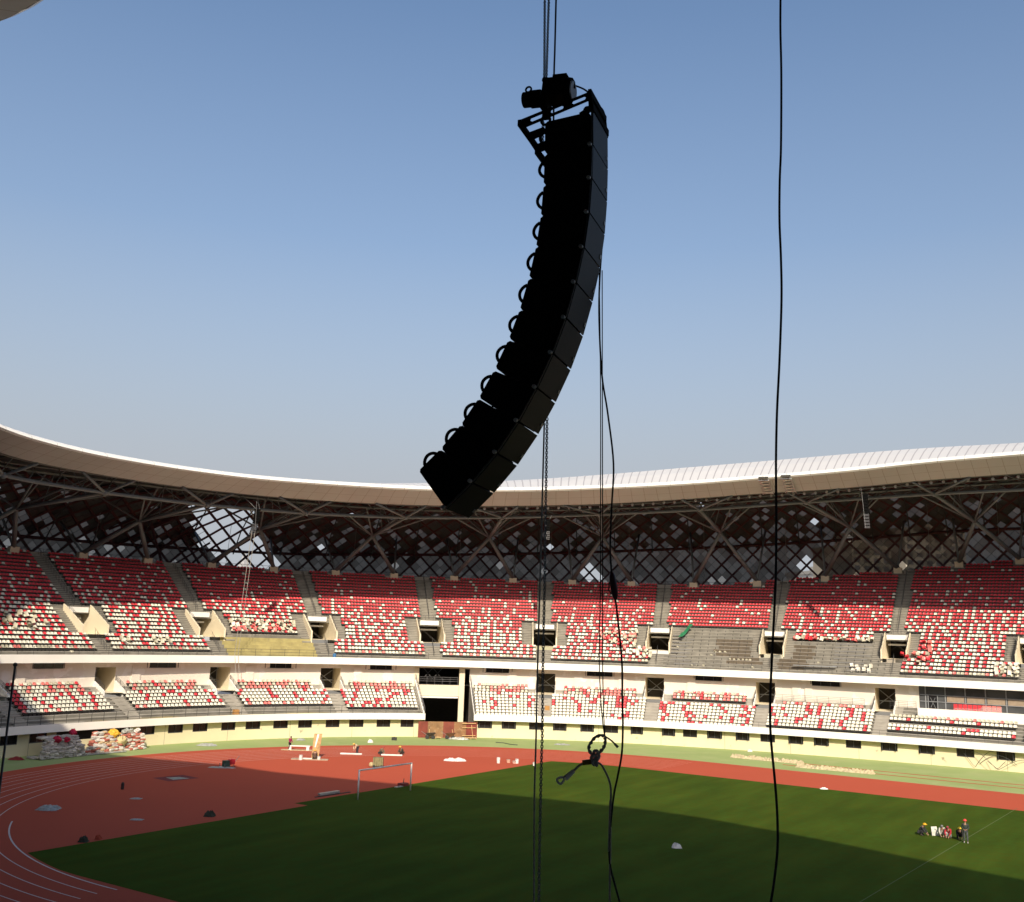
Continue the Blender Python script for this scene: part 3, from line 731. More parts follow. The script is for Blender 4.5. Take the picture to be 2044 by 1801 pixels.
# ---------------------------------------------------------------- forked columns that carry the roof
PL=[202.6,195.6,187.8,180.6,173.6,166.7,159.7,152.9,145.7,138.4,130.8,123.,114.7,106.2,97.2,87.8,80.,72.3]
CN=[(199.1,202.6,195.6,195.1),(184.2,187.8,180.6,181.3),(170.,173.6,166.7,167.8),(156.5,159.7,152.9,154.2),(141.8,145.7,138.4,140.7),(126.7,130.8,123.,126.7),(110.5,114.7,106.2,112.3),(92.8,97.2,87.8,97.2),(76.5,80,72.3,80.1)]
NZ=table([(199,29.2),(185.3,29.6),(170,30.2),(156.9,30.4),(141.6,31.2),(126.6,31.9),(110.5,32.9),(93,33.6),(76.7,34.1)],34)
names=['at far left','second from left','beside the bright gap in the screen','fourth from left','left of the hanging speaker chain','right of the hanging speaker chain','behind the knotted rope','right of the long black cable','at far right']
for i,(n0,a,b,cn) in enumerate(CN):
    t=thing('roof_column','grey forked steel roof column '+['at the far left end of the stand','second from the left, left of the bright gap in the screen','just left of the bright gap ropes','fourth from the left, right of the bright gap','just left of the hanging chain','just right of the hanging chain','third from the right, left of the long black cable','second from the right, right of the black cable','rightmost of the row'][i],'column',pt(n0,29,23.5),group='forked columns along the top of the stand')
    N=pt(n0,22,NZ(n0))
    for q in(a,b):
        k=nrows(q); zt=Z0+RZ*(k-1)
        dp=D0+RD*(k-1)+.45; base=pt(q,dp,zt+.95)
        m=MB(); m.tube([base,N],[.36,.30],9); m.build('leg',Mt['steel'],t,smooth=True)
        m=MB(); lb(m,q,dp,zt+.35,.66,.45,.64); m.build('plinth',Mt['cream'],t)
        m=MB(); m.tube([(base[0],base[1],base[2]),pt(q+(q-n0)*.2,36,BEAM(q)+3.5)],.18,7); m.build('back_strut',Mt['steel'],t,smooth=True)
    m=MB(); m.tube([N,pt(cn,9,CH9(cn))],.27,8); m.build('main_branch',Mt['steel'],t,smooth=True)
    for q,dd in((-5.5,9),(-2.8,11),(2.8,11),(5.5,9)):
        m=MB(); m.tube([N,pt(n0+q,dd,(CH9 if dd==9 else CH11)(n0+q))],.13,6); m.build('branch',Mt['steel'],t,smooth=True)
    m=MB(); tp=CRE(n0)-2.2; m.tube([N,pt(n0-4,27,tp-1)],.15,6); m.tube([N,pt(n0+4,27,tp-1)],.15,6)
    for q in(.3,.55,.8):
        A_=np.array(N)*(1-q)+np.array(pt(cn,9,CH9(cn)))*q
        for w_ in(-2.2,2.2): m.tube([A_,pt(cn+w_,11+ (1-q)*9,CH11(cn)+.6)],.07,5)
    m.build('roof_brace',Mt['steel'],t)

# ---------------------------------------------------------------- floodlights under the roof edge
fl=MB(); fl.tube([(0,-.14,0),(0,.12,0),(0,.2,0)],[.24,.2,.08],10); fl.bar((0,.1,.0),(0,.1,.45),.06)
lamp_me=fl.build('floodlight',[Mt['alu']],None,smooth=False); lamp_me.name='floodlight'
gl_=MB(); gl_.tube([(0,-.155,0),(0,-.145,0)],.21,10); gl_.build('lens',Mt['white'],lamp_me)
LAMPL='round grey floodlight in the row hung under the beige roof edge'
tag(lamp_me,LAMPL,'floodlight','floodlights under the roof edge')
ss=list(np.arange(66,150,1.55)); 
for i,s in enumerate(ss):
    loc=pt(s,DT(s)+6.3,BB(s)-.25+.08*rnd.uniform(-1,1)); a=ang(s)+rnd.uniform(-.3,.3)
    if i==0: lamp_me.location=loc; lamp_me.rotation_euler=(-.25,0,a)
    else:
        r=copy_thing(lamp_me,loc,a); r.rotation_euler=(-.25,0,a)
# ---------------------------------------------------------------- far line arrays hanging from the roof
def far_array(s,ztop,zbot,label):
    t=thing('far_line_array',label,'loudspeaker',pt(s,3,zbot),group='distant loudspeaker columns under the roof')
    n=12
    for i in range(n):
        q=i/(n-1); z=ztop+(zbot-ztop)*(i+.5)/n; dd=3+1.1*q*q
        m=MB(); lb(m,s,dd,z,.36,.22,abs(zbot-ztop)/n*.42); m.build('cabinet',[Mt['frame'] if i>6 else Mt['black']],t)
    m=MB()
    for sx in(-.5,.5): m.tube([pt(s+sx*.6,3,ztop),pt(s+sx*2.2,6,BB(s))],.03,4)
    m.tube([pt(s+.45,2.5,ztop+1),pt(s+.1,3,zbot)],.03,4)
    m.build('hanging_wires',Mt['rail_grey'],t)
far_array(176.9,31.2,27.6,'small far line array speaker hanging under the roof beside the bright gap')
far_array(134.2,32.6,29.5,'small far line array speaker hanging behind the chain in the centre')
far_array(88.4,36.3,31.4,'small far line array speaker hanging under the roof at right')
for s in(177.,):
    m=MB()
    for dx in(0,.45): m.tube([pt(s+dx,3,28),pt(s-1+dx,7.5,11),pt(s-1.3+dx,7.3,8.2)],.035,4)
    m.build('hanging_rope',Mt['rope_grey'],None,label='pair of thin pale ropes hanging from the left far speaker to the stand',cat='rope')
# ---------------------------------------------------------------- seats
def seat_template(thick):
    prof=[(-.215,.405),(-.20,.435),(.08,.415),(.15,.455),(.19,.58),(.21,.725)]; cols=[-.225,-.12,.12,.225]
    vs=[];fs=[]
    for j,(y,z) in enumerate(prof):
        for i,x in enumerate(cols):
            e=1 if i in(0,3) else 0
            yy=y-(.035*e if j>=3 else 0)+(0.02 if j>=3 and not e else 0); zz=z+(.025*e if j in(1,2) else 0)-(.05*e if j==5 else 0)-(.0)
            xx=x*(.93 if j in(0,5) else 1)
            vs.append((xx,yy,zz))
    for j in range(5):
        for i in range(3): fs.append((j*4+i,j*4+i+1,(j+1)*4+i+1,(j+1)*4+i))
    nsh=len(fs)
    if thick:
        b=len(vs); vs+= [(x,y+.02,z-.02) for x,y,z in vs[:24]]
        for j in range(5):
            for i in range(3): fs.append((b+j*4+i,b+(j+1)*4+i,b+(j+1)*4+i+1,b+j*4+i+1))
        rim=[0,1,2,3,7,11,15,19,23,22,21,20,16,12,8,4]
        for a,c in zip(rim,rim[1:]+rim[:1]): fs.append((a,b+a,b+c,c))
        nsh=len(fs)
    b=len(vs)
    for z in(.03,.39):
        for x,y in((-.03,-.02),(.03,-.02),(.03,.24),(-.03,.24)): vs.append((x,y,z))
    fs+=[(b,b+1,b+5,b+4),(b+1,b+2,b+6,b+5),(b+2,b+3,b+7,b+6),(b+3,b,b+4,b+7)]
    return np.array(vs),fs,nsh
sv,sf,snsh=seat_template(False)
MATS=[Mt['seat_red'],Mt['seat_white'],Mt['seat_pink'],Mt['seat_grey'],Mt['bracket']]
seats=[]     # (s,d,z,colour, row, tier, block)
sr=random.Random(11)
WF=[.76,.73,.70,.66,.62,.59,.57,.55,.51,.47,.42,.36,.30,.24,.20,.17,.14,.12,.10,.09,.08,.075,.07,.04,.0]
def half_gap(k,n): return .98 if k<4 else (2.92 if k<=10 else .85)
for bi,(c1,c0) in enumerate(zip(UC[:-1],UC[1:])):     # block between c0 (right) and c1 (left)
    reds=[]
    for k in range(35):
        a=c0+half_gap(k,0)+.1; b=c1-half_gap(k,0)-.1
        d=D0+RD*k+.45; z=Z0+RZ*k
        s=a+.3
        # true spacing .52 m at this row
        x0,y0,_=pt(s,d,0); x1,y1,_=pt(s+1,d,0); step=.52/math.hypot(x1-x0,y1-y0)
        left=c0>=103 and False
        while s<b:
            n=nrows(s)
            ok=k<n and not bare(k,s)
            if 165<s<176.6 and k<=4: ok=False
            if k>=n-1 and any(abs(s-q)<.9 for q in PL): ok=False
            if k>=n-2 and k>=24 and any(abs(s-q)<.75 for q in PL): ok=False
            if ok and s<222:
                w=WF[min(24,int(k*24/(n-1)))] if k<n-1 else 0
                if k<3: wf=w
                if 104<s<118: w*=.55
                if 88<s<102: w*=.75
                if s>178: w=min(.85,w*1.15+.03)
                if s>178 and k>9: w=max(w,.16 if k<20 else .09)
                # diagonal drift of the pattern
                u=0
                if w<.3 and seats and seats[-1][3]==1: w=0
                elif w>=.3 and seats: w=w-.2 if seats[-1][3] in(1,3) else min(.97,w+.2*w/(1-w))
                col=1 if sr.random()+u<w else 0
                if k==0: col=3 if (col and sr.random()<.6) else (2 if col==0 else 1)
                seats.append((s,d,z,col,k,1,bi))
            s+=step
# lower blocks
LB=[(194.2,206.1),(179.,192.3-.9-.3),(164.1,176.6),(152.2,162.1),(134.9,144.0),(119.7,132.9),(104.4,117.7),(88.7,102.4),(71.2,86.6),(58,70)]
for bi,(a0,b0) in enumerate(LB):
    walk=[a0+rnd.uniform(0,3)+i*3.1 for i in range(5)]
    for k in range(11):
        a,b=a0,b0
        if bi<=2 and k<3: continue
        if bi==3 and k<2: continue
        if bi==7 and (k<1 or k>8): continue
        if bi>=8 and k not in(2,3,5,6): continue
        if k>=8:
            if bi not in(3,4): a+=1.55; b-=1.55
            elif bi==3: b-=1.5
            else: a+=1.5
        if k==7 and bi==6: continue
        d=DL+RD*k+.42; z=ZL+RZL*k
        walk=[w_+sr.choice([-.55,0,0,.55]) for w_ in walk]
        s=a+.2
        while s<b:
            r=any(abs(s-w_)<.30 for w_ in walk) and sr.random()<.8 
            pr=.06 if k<8 else .42
            if bi>=8: r=False; pr=.17
            if bi in(4,5) and k<4: r=r and sr.random()<.25; pr=.03
            col=0 if (r or sr.random()<pr) else 1
            if k>=8 and bi<8: col=2 if col==0 and sr.random()<.8 else (3 if col==1 and sr.random()<.6 else col)
            if bi<=2 and k==3 : col=2 if col==0 else col
            if bi>=8 and k==6: col={0:2,1:3}[col]
            seats.append((s,d,z,col,k,0,bi)); s+=.535
bm_=MB(); runs={}
for q in seats: runs.setdefault((q[5],q[6],q[4]),[]).append(q[0])
for (tier,bl_,k),S_ in runs.items():
    S_.sort(); d=(D0+RD*k if tier else DL+RD*k); z=(Z0+RZ*k if tier else ZL+RZL*k); a=S_[0]
    for p_,n_ in zip(S_,S_[1:]+[1e9]):
        if n_-p_>1.2: closed(bm_,a-.25,p_+.25,[(d+.36,z+.20),(d+.36,z+.36),(d+.52,z+.36),(d+.52,z+.20)],0,2.2); a=n_
bm_.build('seat_beams',Mt['bracket'],stand,kind='stuff')  # black row beams, also drawn for the dark shadow line under the seats
# the 300 nearest the camera inside the picture become things of their own, the rest one mass
def info(q):
    P=pt(q[0],q[1],q[2]+.6); x,y=proj(P); dd=np.linalg.norm(np.array(P)-CAMP); return x,y,dd
inf=[info(q) for q in seats]
order=sorted((i for i in range(len(seats)) if 12<inf[i][0]<2032 and seats[i][5]==0),key=lambda i:inf[i][2])
ind=set(order[:298])
V=[];F=[];MI=[];off=0
for i,q in enumerate(seats):
    if i in ind: continue
    x,y,dd=inf[i]
    if x<-140 or x>2190: continue
    a=ang(q[0]); c,s_=math.cos(a),math.sin(a); P=pt(q[0],q[1],q[2])
    jit=sr.uniform(-.03,.03); ca,sa=math.cos(a+jit),math.sin(a+jit)
    t=sv.copy(); X=t[:,0]*ca-t[:,1]*sa+P[0]; Y=t[:,0]*sa+t[:,1]*ca+P[1]; Z=t[:,2]+P[2]
    V.append(np.c_[X,Y,Z]); 
    F.extend([[k+off for k in f] for f in sf]); MI.extend([q[3]]*snsh+[4]*4); off+=len(sv)
V=np.concatenate(V)
me=bpy.data.meshes.new('stadium_seats'); me.from_pydata(V.tolist(),[],F)
for m_ in MATS: me.materials.append(m_)
me.polygons.foreach_set('material_index',MI); me.polygons.foreach_set('use_smooth',[True]*len(F)); me.update()
o=bpy.data.objects.new('stadium_seats',me); COL.objects.link(o)
tag(o,'rows of red and white plastic seats filling the upper stand and most of the lower stand','seats',kind='stuff')
print('seats',len(seats),'individual',len(ind))
tv,tf,tn_=seat_template(True)
meshes={}
for col in range(4):
    me=bpy.data.meshes.new('seat'); me.from_pydata(tv.tolist(),[],tf); me.materials.append(MATS[col]); me.materials.append(MATS[4])
    me.polygons.foreach_set('material_index',[0]*tn_+[1]*4); me.polygons.foreach_set('use_smooth',[True]*len(tf)); me.update(); meshes[col]=me
cname=['bright red','white','pink film-wrapped','grey film-wrapped']
side={0:'leftmost seat block of the lower stand',1:'second block from the left in the lower stand',2:'third block from the left in the lower stand',8:'rightmost block of the lower stand under the glazed boxes',7:'lower stand block left of the glazed boxes'}
for i in sorted(ind):
    q=seats[i]; o=bpy.data.objects.new('seat',meshes[q[3]]); COL.objects.link(o); o.location=pt(*q[:3]); o.rotation_euler=(0,0,ang(q[0]))
    b=side.get(q[6],'lower stand block')
    rowt={0:'bottom rows',1:'middle rows',2:'top rows'}[0 if q[4]<5 else (1 if q[4]<8 else 2)]
    g=f'{cname[q[3]]} seat, {rowt}, {b}'
    tag(o,g,'seat','seats: '+g)
# ---------------------------------------------------------------- loose seat shells, stacked or heaped on the steps
def shell_stack(n):
    m=MB(); 
    for j in range(n):
        z=.0+.075*j; dx=.02*math.sin(j*1.7)
        pr=[(-.2,.0),(-.05,.10),(.12,.26),(.17,.55)]
        vs=[]
        for (y,zz) in pr:
            for x in(-.21,-.1,.1,.21): vs.append((x+dx,y+(.03 if abs(x)<.15 else 0)-z*.9,zz*.9+z*.45))
        m.add(vs,[(r*4+c,r*4+c+1,(r+1)*4+c+1,(r+1)*4+c) for r in range(3) for c in range(3)])
    return m
stk={}
for n in(3,5):
    for key in('seat_white','seat_grey','seat_pink','seat_red'):
        m=shell_stack(n); o=m.build('seat_stack',Mt[key],None,smooth=True); stk[(n,key)]=o.data; bpy.data.objects.remove(o)
def stack_at(s,d,z,key,label,grp,n=3,tilt=.0):
    o=bpy.data.objects.new('seat_stack',stk[(n,key)]); COL.objects.link(o); o.location=pt(s,d,z); o.rotation_euler=(tilt,rnd.uniform(-.3,.3),ang(s)+rnd.uniform(-.5,.5))
    o.scale=(1.1,)*3
    tag(o,label,'seat stack',grp)
def up_at(k,dd=.4): return D0+RD*k+dd, Z0+RZ*k
def heap(cells,label,grp,lift=.42):
    for (s,k,key,n) in cells:
        d,z=up_at(k); stack_at(s+rnd.uniform(-.15,.15),d+rnd.uniform(-.15,.15),z+lift+rnd.uniform(0,.3),key,label.replace('COL',{'seat_white':'white','seat_grey':'grey wrapped','seat_pink':'pink wrapped','seat_red':'red'}[key]),grp+' '+key.split('_')[1],n,rnd.uniform(-.6,.3))
h=[]
for k in range(4,8):
    for s in np.arange(198.2,205.8,.85): 
        if rnd.random()<.62: h.append((s,k,rnd.choice(['seat_grey','seat_white','seat_grey']),rnd.choice([3,5])))
heap(h,'COL seat shells piled loose among the upper seats at the far left edge','loose shells far left')
h=[(s,k,rnd.choice(['seat_grey','seat_white']),3) for k in(1,2) for s in(189.6,189.,185.5,184.8,184.)]
heap(h,'COL seat shells left in the bottom rows right of the leftmost vomitory','loose shells left')
h=[]
for s in np.arange(167.0,174.6,.62):
    h.append((s,7,rnd.choice(['seat_grey','seat_white','seat_grey']),5)); h.append((s,6,rnd.choice(['seat_grey','seat_pink','seat_white']),3)); h.append((s,5,rnd.choice(['seat_pink','seat_pink','seat_red','seat_grey']),3))
heap(h,'COL seat shells heaped above the yellow boarded steps','shells above the yellow boards')
h=[]
for k in range(1,9):
    for s in np.arange(119.6+max(0,(3-k))*.0,127.5,.72):
        lim=121.7+ (k-1)*.95
        if s<lim and (s>121.4 or k<4) and rnd.random()<.85: h.append((s,k,rnd.choice(['seat_grey','seat_white','seat_grey','seat_pink']) if s<123.2 else rnd.choice(['seat_pink','seat_red','seat_pink','seat_grey']),3))
heap(h,'COL seat shells in the big heap behind the thin twin wires','big shell heap')
h=[(s,8,k_,5) for s,k_ in zip(np.arange(89.6,100.6,.62),['seat_white','seat_grey','seat_grey','seat_white','seat_pink','seat_pink','seat_white','seat_grey','seat_grey','seat_white','seat_grey','seat_white','seat_pink','seat_red','seat_red','seat_grey','seat_white','seat_pink'])]
heap(h,'stack of COL seat shells in the line above the bare concrete bay at right','line of stacks',.1)
h=[]
for k in range(2,8):
    for s in np.arange(82.2,85.7,.66):
        if k<4 and s<83.2 or k>=5 and s<83.4 or k in(2,3,4): 
            if rnd.random()<.6: h.append((s,k,rnd.choice(['seat_pink','seat_red','seat_pink','seat_grey']),5))
heap(h,'COL seat shells heaped right of the right-hand vomitory','heap by right vomitory')
h=[(s,k,'seat_white',3) for k in(0,1) for s in(89.4,90.2,91.,91.7)]
heap(h,'COL seat shells dumped at the foot of the bare concrete bay','white shells at bare bay',.0)
h=[(s,k,rnd.choice(['seat_grey','seat_white']),3) for k in(0,1,2) for s in(71.4,72.1,72.9,73.6)]
heap(h,'COL seat shells lying in the bottom rows at the far right edge','loose shells far right')
# wrapped red seats waiting behind the box parapet
for s0,lab in((76.3,'row of red padded seats under clear film behind the white parapet, left one'),(66.8,'row of red padded seats under clear film behind the white parapet, at the right edge')):
    t=thing('wrapped_seat_row',lab,'seats',pt(s0,8.2,5.9),group='wrapped seats at the glazed boxes')
    for i in range(10):
        m=MB(); a=s0-2.8+i*.58; lb(m,a,8.1,6.75,.25,.25,.08); lb(m,a,8.35,7.1,.25,.07,.36); m.build('seat',Mt['seat_red'] if i>3 else Mt['seat_pink'],t)
    m=MB(); vs=[]
    n=10
    for i in range(n+1):
        a=s0-3.1+6.*i/n*(.95)
        for d,z in((7.6,5.95),(7.62,6.75+.1*math.sin(i*2.)),(8.1,7.15 if i<5 else 6.9),(8.5,7.4 if i<5 else 7.0),(8.6,5.95)): vs.append(pt(a,d,z+.05*math.sin(i*3.3+d*5)))
    m.add(vs,[(i*5+j,(i+1)*5+j,(i+1)*5+j+1,i*5+j+1) for i in range(n) for j in range(4)])
    m.build('plastic_film',see_through(mat('clear_plastic_film',(.7,.6,.58),.15,.2,6.),.35),t)
# yellow boards over the bare steps
Mt['yellow']=mat('yellow_formwork_board',(.36,.31,.13),.8,.18,.8,dirt=((.25,.22,.12),2.5,.55,.8))
m=MB()
for k in range(0,5): strip(m,165.0,176.7,[(D0+RD*k-.03,Z0+RZ*(k-1)+.03),(D0+RD*k-.03,Z0+RZ*k+.03),(D0+RD*k+RD-.03,Z0+RZ*k+.03)],0,1.6)
m.build('protective_boards',Mt['yellow'],None,label='yellow boards covering the bare bottom steps of the upper stand',cat='boards')
m=MB()
for k in range(0,2): strip(m,165,199,[(DL+RD*k-.03,ZL+RZL*(k-1)+.03),(DL+RD*k-.03,ZL+RZL*k+.03),(DL+RD*k+RD-.03,ZL+RZL*k+.03)],0,1.6)
Mt['yellow2']=mat('stained_board',(.24,.22,.17),.8,.18,.8,dirt=((.42,.33,.10),.16,.46,.62)); m.build('protective_boards',Mt['yellow2'],None,label='stained boards over the front steps of the lower stand at left',cat='boards')
m=MB(); m.tube([pt(172.3-9.3,7.9,10.58),pt(172.3-9.3,7.9,11.25)],.26,10); 
m.build('drum',mat('blue_plastic',(.04,.16,.36),.5),None,label='small blue drum at the railing below the yellow boards',cat='drum')
# green sheet, box, steel sections on the steps
m=MB(); vs=[pt(115.8-1.4*i/4-.28*j,D0+.8*6.6+2.6*i/4-.2*j,Z0+RZ*(7+i*1.)+.55+.12*math.sin(i*2+j)) for i in range(5) for j in range(3)]
m.add(vs,[(i*3+j,(i+1)*3+j,(i+1)*3+j+1,i*3+j+1) for i in range(4) for j in range(2)])
m.build('tarpaulin',mat('green_netting',(.025,.20,.09),.7),None,label='crumpled green sheet on the bare concrete steps beside a vomitory',cat='tarpaulin')
m=MB(); 
for q in(0,.25): m.bar(pt(99.6,D0+.1+q,Z0+RZ*1+.2),pt(93.8,D0+.3+q,Z0+RZ*1+.2),.1)
m.build('steel_section',Mt['alu'],None,label='long pale steel sections lying on the bare steps at right',cat='steel section')
def carton(s,k,lab,c=(.42,.22,.07)):
    m=MB(); lb(m,s,DL+RD*k+.3,ZL+RZL*k+.32,.36,.28,.3)
    a=thing('cardboard_box',lab,'box',pt(s,DL+RD*k+.3,ZL+RZL*k)); m.build('box_body',mat('cardboard',c,.9,.1,4),a)
    m=MB(); lb(m,s+.2,DL+RD*k+.3,ZL+RZL*k+.64,.18,.27,.015); lb(m,s-.2,DL+RD*k+.3,ZL+RZL*k+.635,.16,.27,.015); m.build('flap',mat('cardboard_flap',tuple(q*1.1 for q in c),.9,.1,4),a)
carton(133.6,3,'orange cardboard box on the lower stairs right of the chain')
carton(178.2,1,'brown cardboard box at the foot of the lower stairs at left')
# small pale scraps scattered on the steps
scr_=[]
for i,(s,k) in enumerate([(108.4,2.),(107.8,2.),(107.2,2),(106.6,2),(106.1,2),(105.6,2),(110.6,4),(109.9,4),(109.2,4),(111.,3),(113.5,0),(112.8,0),(111.9,0),(105.1,0),(96.4,2),(197.,-.3),(115.8,5)]):
    m=MB(); k_=k
    d,z=up_at(k,.3); m.ball(pt(s,d,z+.12),.3,n=7,m=4,sq=(1,.7,.5)); 
    for j in range(len(m.v)): m.v[j]=tuple(np.array(m.v[j])+np.array([rnd.uniform(-.05,.05) for _ in range(3)]))
    m.build('plastic_bag',Mt['seat_grey'],None,label='small pale plastic bag lying on the steps of the stand' if s<190 else 'pale plastic bag on the walkway at far left',cat='bag',group='pale bags on the steps' if s<190 else None)
# ---------------------------------------------------------------- the line array in the foreground
_q=[-67.30795,-48.2514,19.79085,-1.37096,0.55219,0.50631,-0.00458,0.04162,0.10947,0.18435,0.24286,0.32956,0.41731,0.49039,0.59197,0.71318,0.81253,-0.04516]
HC=.37
_b=_q[3];ro=_q[17];D3=np.array([math.cos(_b),math.sin(_b),0]);_w0=np.array([-math.sin(_b),math.cos(_b),0]);_u0=np.array([0,0,1.])
W3=_w0*math.cos(ro)+_u0*math.sin(ro);U3=_u0*math.cos(ro)-_w0*math.sin(ro)
PHI=_q[6:17]
J=[np.array(_q[:3])]
for a in PHI: J.append(J[-1]-HC*(U3*math.cos(a)+D3*math.sin(a)))
a0=PHI[0]-.03
J=[J[0]+HC*1.06*(U3*math.cos(a0)+D3*math.sin(a0))]+J; PH=[a0]+list(PHI)
WD=_q[4]; DP=_q[5]
arr=thing('line_array','tall black line array speaker of twelve curved cabinets hanging in front of the sky','loudspeaker',tuple(J[-1]))
def cab_axes(a): return -(U3*math.cos(a)+D3*math.sin(a)), -(D3*math.cos(a)-U3*math.sin(a))     # down, back
for i in range(12):
    dn,bk=cab_axes(PH[i]); ft=J[i]+dn*.004; fb=J[i+1]-dn*.004; wg=.032 if i<6 else .055
    bt=ft+DP*(bk*math.cos(wg)+dn*math.sin(wg)); bb=fb+DP*(bk*math.cos(wg)-dn*math.sin(wg))
    m=MB(); e=.012
    # body with small bevels on the side outline
    def rnd_poly(P,r):
        out=[]
        for k in range(4):
            p,a,b=P[k],P[k-1],P[(k+1)%4]; va=(a-p)/np.linalg.norm(a-p); vb=(b-p)/np.linalg.norm(b-p); out+= [p+va*r,p+vb*r]
        return out
    poly=rnd_poly([ft+bk*.02,bt,bb,fb+bk*.02],.022)
    n=len(poly); mid=sum(poly)/n
    rings=[]
    for off,sh in((0.006,.97),(0.02,1.),(WD-.02,1.),(WD-.006,.97)): rings.append([mid+(p-mid)*sh+W3*off for p in poly])
    vs=[p for r in rings for p in r]; fs=[tuple(range(n-1,-1,-1)),tuple(3*n+k for k in range(n))]
    for r in range(3):
        for k in range(n): fs.append((r*n+k,r*n+(k+1)%n,(r+1)*n+(k+1)%n,(r+1)*n+k))
    m.add(vs,fs); c=m.build('cabinet',Mt['black'],arr)
    m=MB(); g0=ft+dn*.004; g1=fb-dn*.004
    m.hexa([g0+W3*.012,g0+W3*(WD-.012),g1+W3*(WD-.012),g1+W3*.012,g0-bk*.016+W3*.02,g0-bk*.016+W3*(WD-.02),g1-bk*.016+W3*(WD-.02),g1-bk*.016+W3*.02]); m.build('grille',Mt['grille'],c)
    m=MB(); m.bar(ft+dn*.01-bk*.006-W3*.001,fb-dn*.01-bk*.006-W3*.001,.016,.012); m.build('edge_highlight',mat('painted_edge_highlight',(.035,.035,.035),.5,.3,40),c)  # grey strip stands for the highlight along the cabinet's front edge
    m=MB(); q=fb-dn*.10-bk*.018+W3*(WD-.06); m.box(q,(.018,.004,.02),(W3,bk,dn)); m.build('badge',Mt['metal'],c)
    # arched rear handles on both sides
    for o in(.03,WD-.03):
        m=MB(); h0=bt+(bb-bt)*.20; h1=bt+(bb-bt)*.74; pts=[]
        for k in range(9):
            t=k/8; pts.append(h0+(h1-h0)*t+bk*.055*math.sin(math.pi*t)**.7+W3*o)
        m.tube(pts,[.017]*9,7)
        m.build('handle',Mt['black'],c,smooth=True)
    m=MB(); q=J[i+1]-W3*.006-dn*.0+bk*.012; m.tube([q,q-W3*.028],[.021,.021],12); m.tube([q-W3*.028,q-W3*.034],[.021,.014],12)
    m.build('pin',Mt['metal'],c,smooth=False)
    # links between the cabinets at the back
    m=MB()
    for o in(.1,WD-.1): m.bar(bb+W3*o-bk*.14-dn*.03,bb+W3*o-bk*.14+dn*.05,.03,.012)
    if i<11: m.build('rear_link',Mt['black'],c)
def npl(x,y,off=0.):
    d=ray(x,y); o=J[1]+W3*off; t=((o-CAMP)@W3)/(d@W3); return CAMP+d*t
def fx(X,Y,off=0.): return npl((1450+X/5.11)/1.456,(200+Y/5.11)/1.456,off)
# fly bar: slotted side beams, rear arm, cross members
bar=thing('fly_frame','black slotted steel fly frame bolted on top of the hanging line array','rigging frame',tuple(fx(700,650)))
def plate(mb,P,o,t=.012):
    n=len(P); a=[p+W3*(o-t/2) for p in P]; b=[p+W3*(o+t/2) for p in P]
    mb.add(a+b,[tuple(range(n-1,-1,-1)),tuple(range(n,2*n))]+[(k,(k+1)%n,n+(k+1)%n,n+k) for k in range(n)])
def slot_beam(mb,A,B,hA,hB,slots,o):
    """web with rounded slots between A and B (top edge), depth vectors hA, hB"""
    def P(u,v): return (A+(B-A)*u)+(hA*(1-u)+hB*u)*v
    vs=[P(0,0)];
    cuts=[0]+[c for s in slots for c in s]+[1]
    for i in range(0,len(cuts),2):
        a,b=cuts[i],cuts[i+1]
        plate(mb,[P(a,0),P(b,0),P(b,1),P(a,1)],o)
    for a,b in slots:
        e=.018
        plate(mb,[P(a,0),P(b,0),P(b,.30),P(a,.30)],o); plate(mb,[P(a,.72),P(b,.72),P(b,1),P(a,1)],o)
        for u0,sg in((a,1),(b,-1)):
            for v0,w in((.30,1),(.72,-1)):
                plate(mb,[P(u0,v0),P(u0+sg*e,v0),P(u0,v0+w*.16)],o)
for o in(0.02,WD-.02):
    m=MB(); A=fx(275,760);B=fx(1345,325); hv=fx(330,880)-A; hb=fx(1372,440)-B
    slot_beam(m,A,B,hv,hb,[(.15,.34),(.44,.62),(.74,.93)],o)
    m.build('slotted_side_beam',Mt['black'],bar)
    m=MB(); P=[fx(275,765),fx(395,905),fx(560,1130),fx(640,1110),fx(655,1190),fx(550,1242),fx(300,860)]
    plate(m,[fx(275,765),fx(340,850),fx(585,1215),fx(548,1242),fx(300,865)],o)
    plate(m,[fx(420,940),fx(660,850),fx(680,950),fx(490,1045)],o); plate(m,[fx(540,1150),fx(670,1095),fx(670,1190),fx(560,1240)],o)
    plate(m,[fx(340,850),fx(400,905),fx(560,1130),fx(585,1215),fx(470,1060)],o)
    m.build('rear_arm',Mt['black'],bar)
    m=MB(); plate(m,[fx(1345,325),fx(1372,360),fx(1400,640),fx(1330,620),fx(1320,480)],o); m.build('front_lug',Mt['black'],bar)
for P in((1345,345),(1380,560),(300,800),(555,1215)): 
    m=MB(); a=fx(*P); m.bar(a,a+W3*WD,.035,.07); m.build('cross_member',Mt['black'],bar)
m=MB()
for o in(.03,WD-.03):
    c=fx(1300,590,0)+W3*o
    m.tube([c+(U3*math.cos(t)+D3*math.sin(t))*.03 for t in np.linspace(0,math.pi*2,12)],.016,6); m.bar(fx(1190,660)+W3*o,fx(1340,560)+W3*o,.045,.02)
    c=fx(680,745)+W3*o; m.tube([c+(U3*math.cos(t)+D3*math.sin(t))*.05 for t in np.linspace(0,math.pi*2,14)],.014,6)
m.build('shackle',Mt['black'],bar,smooth=True)
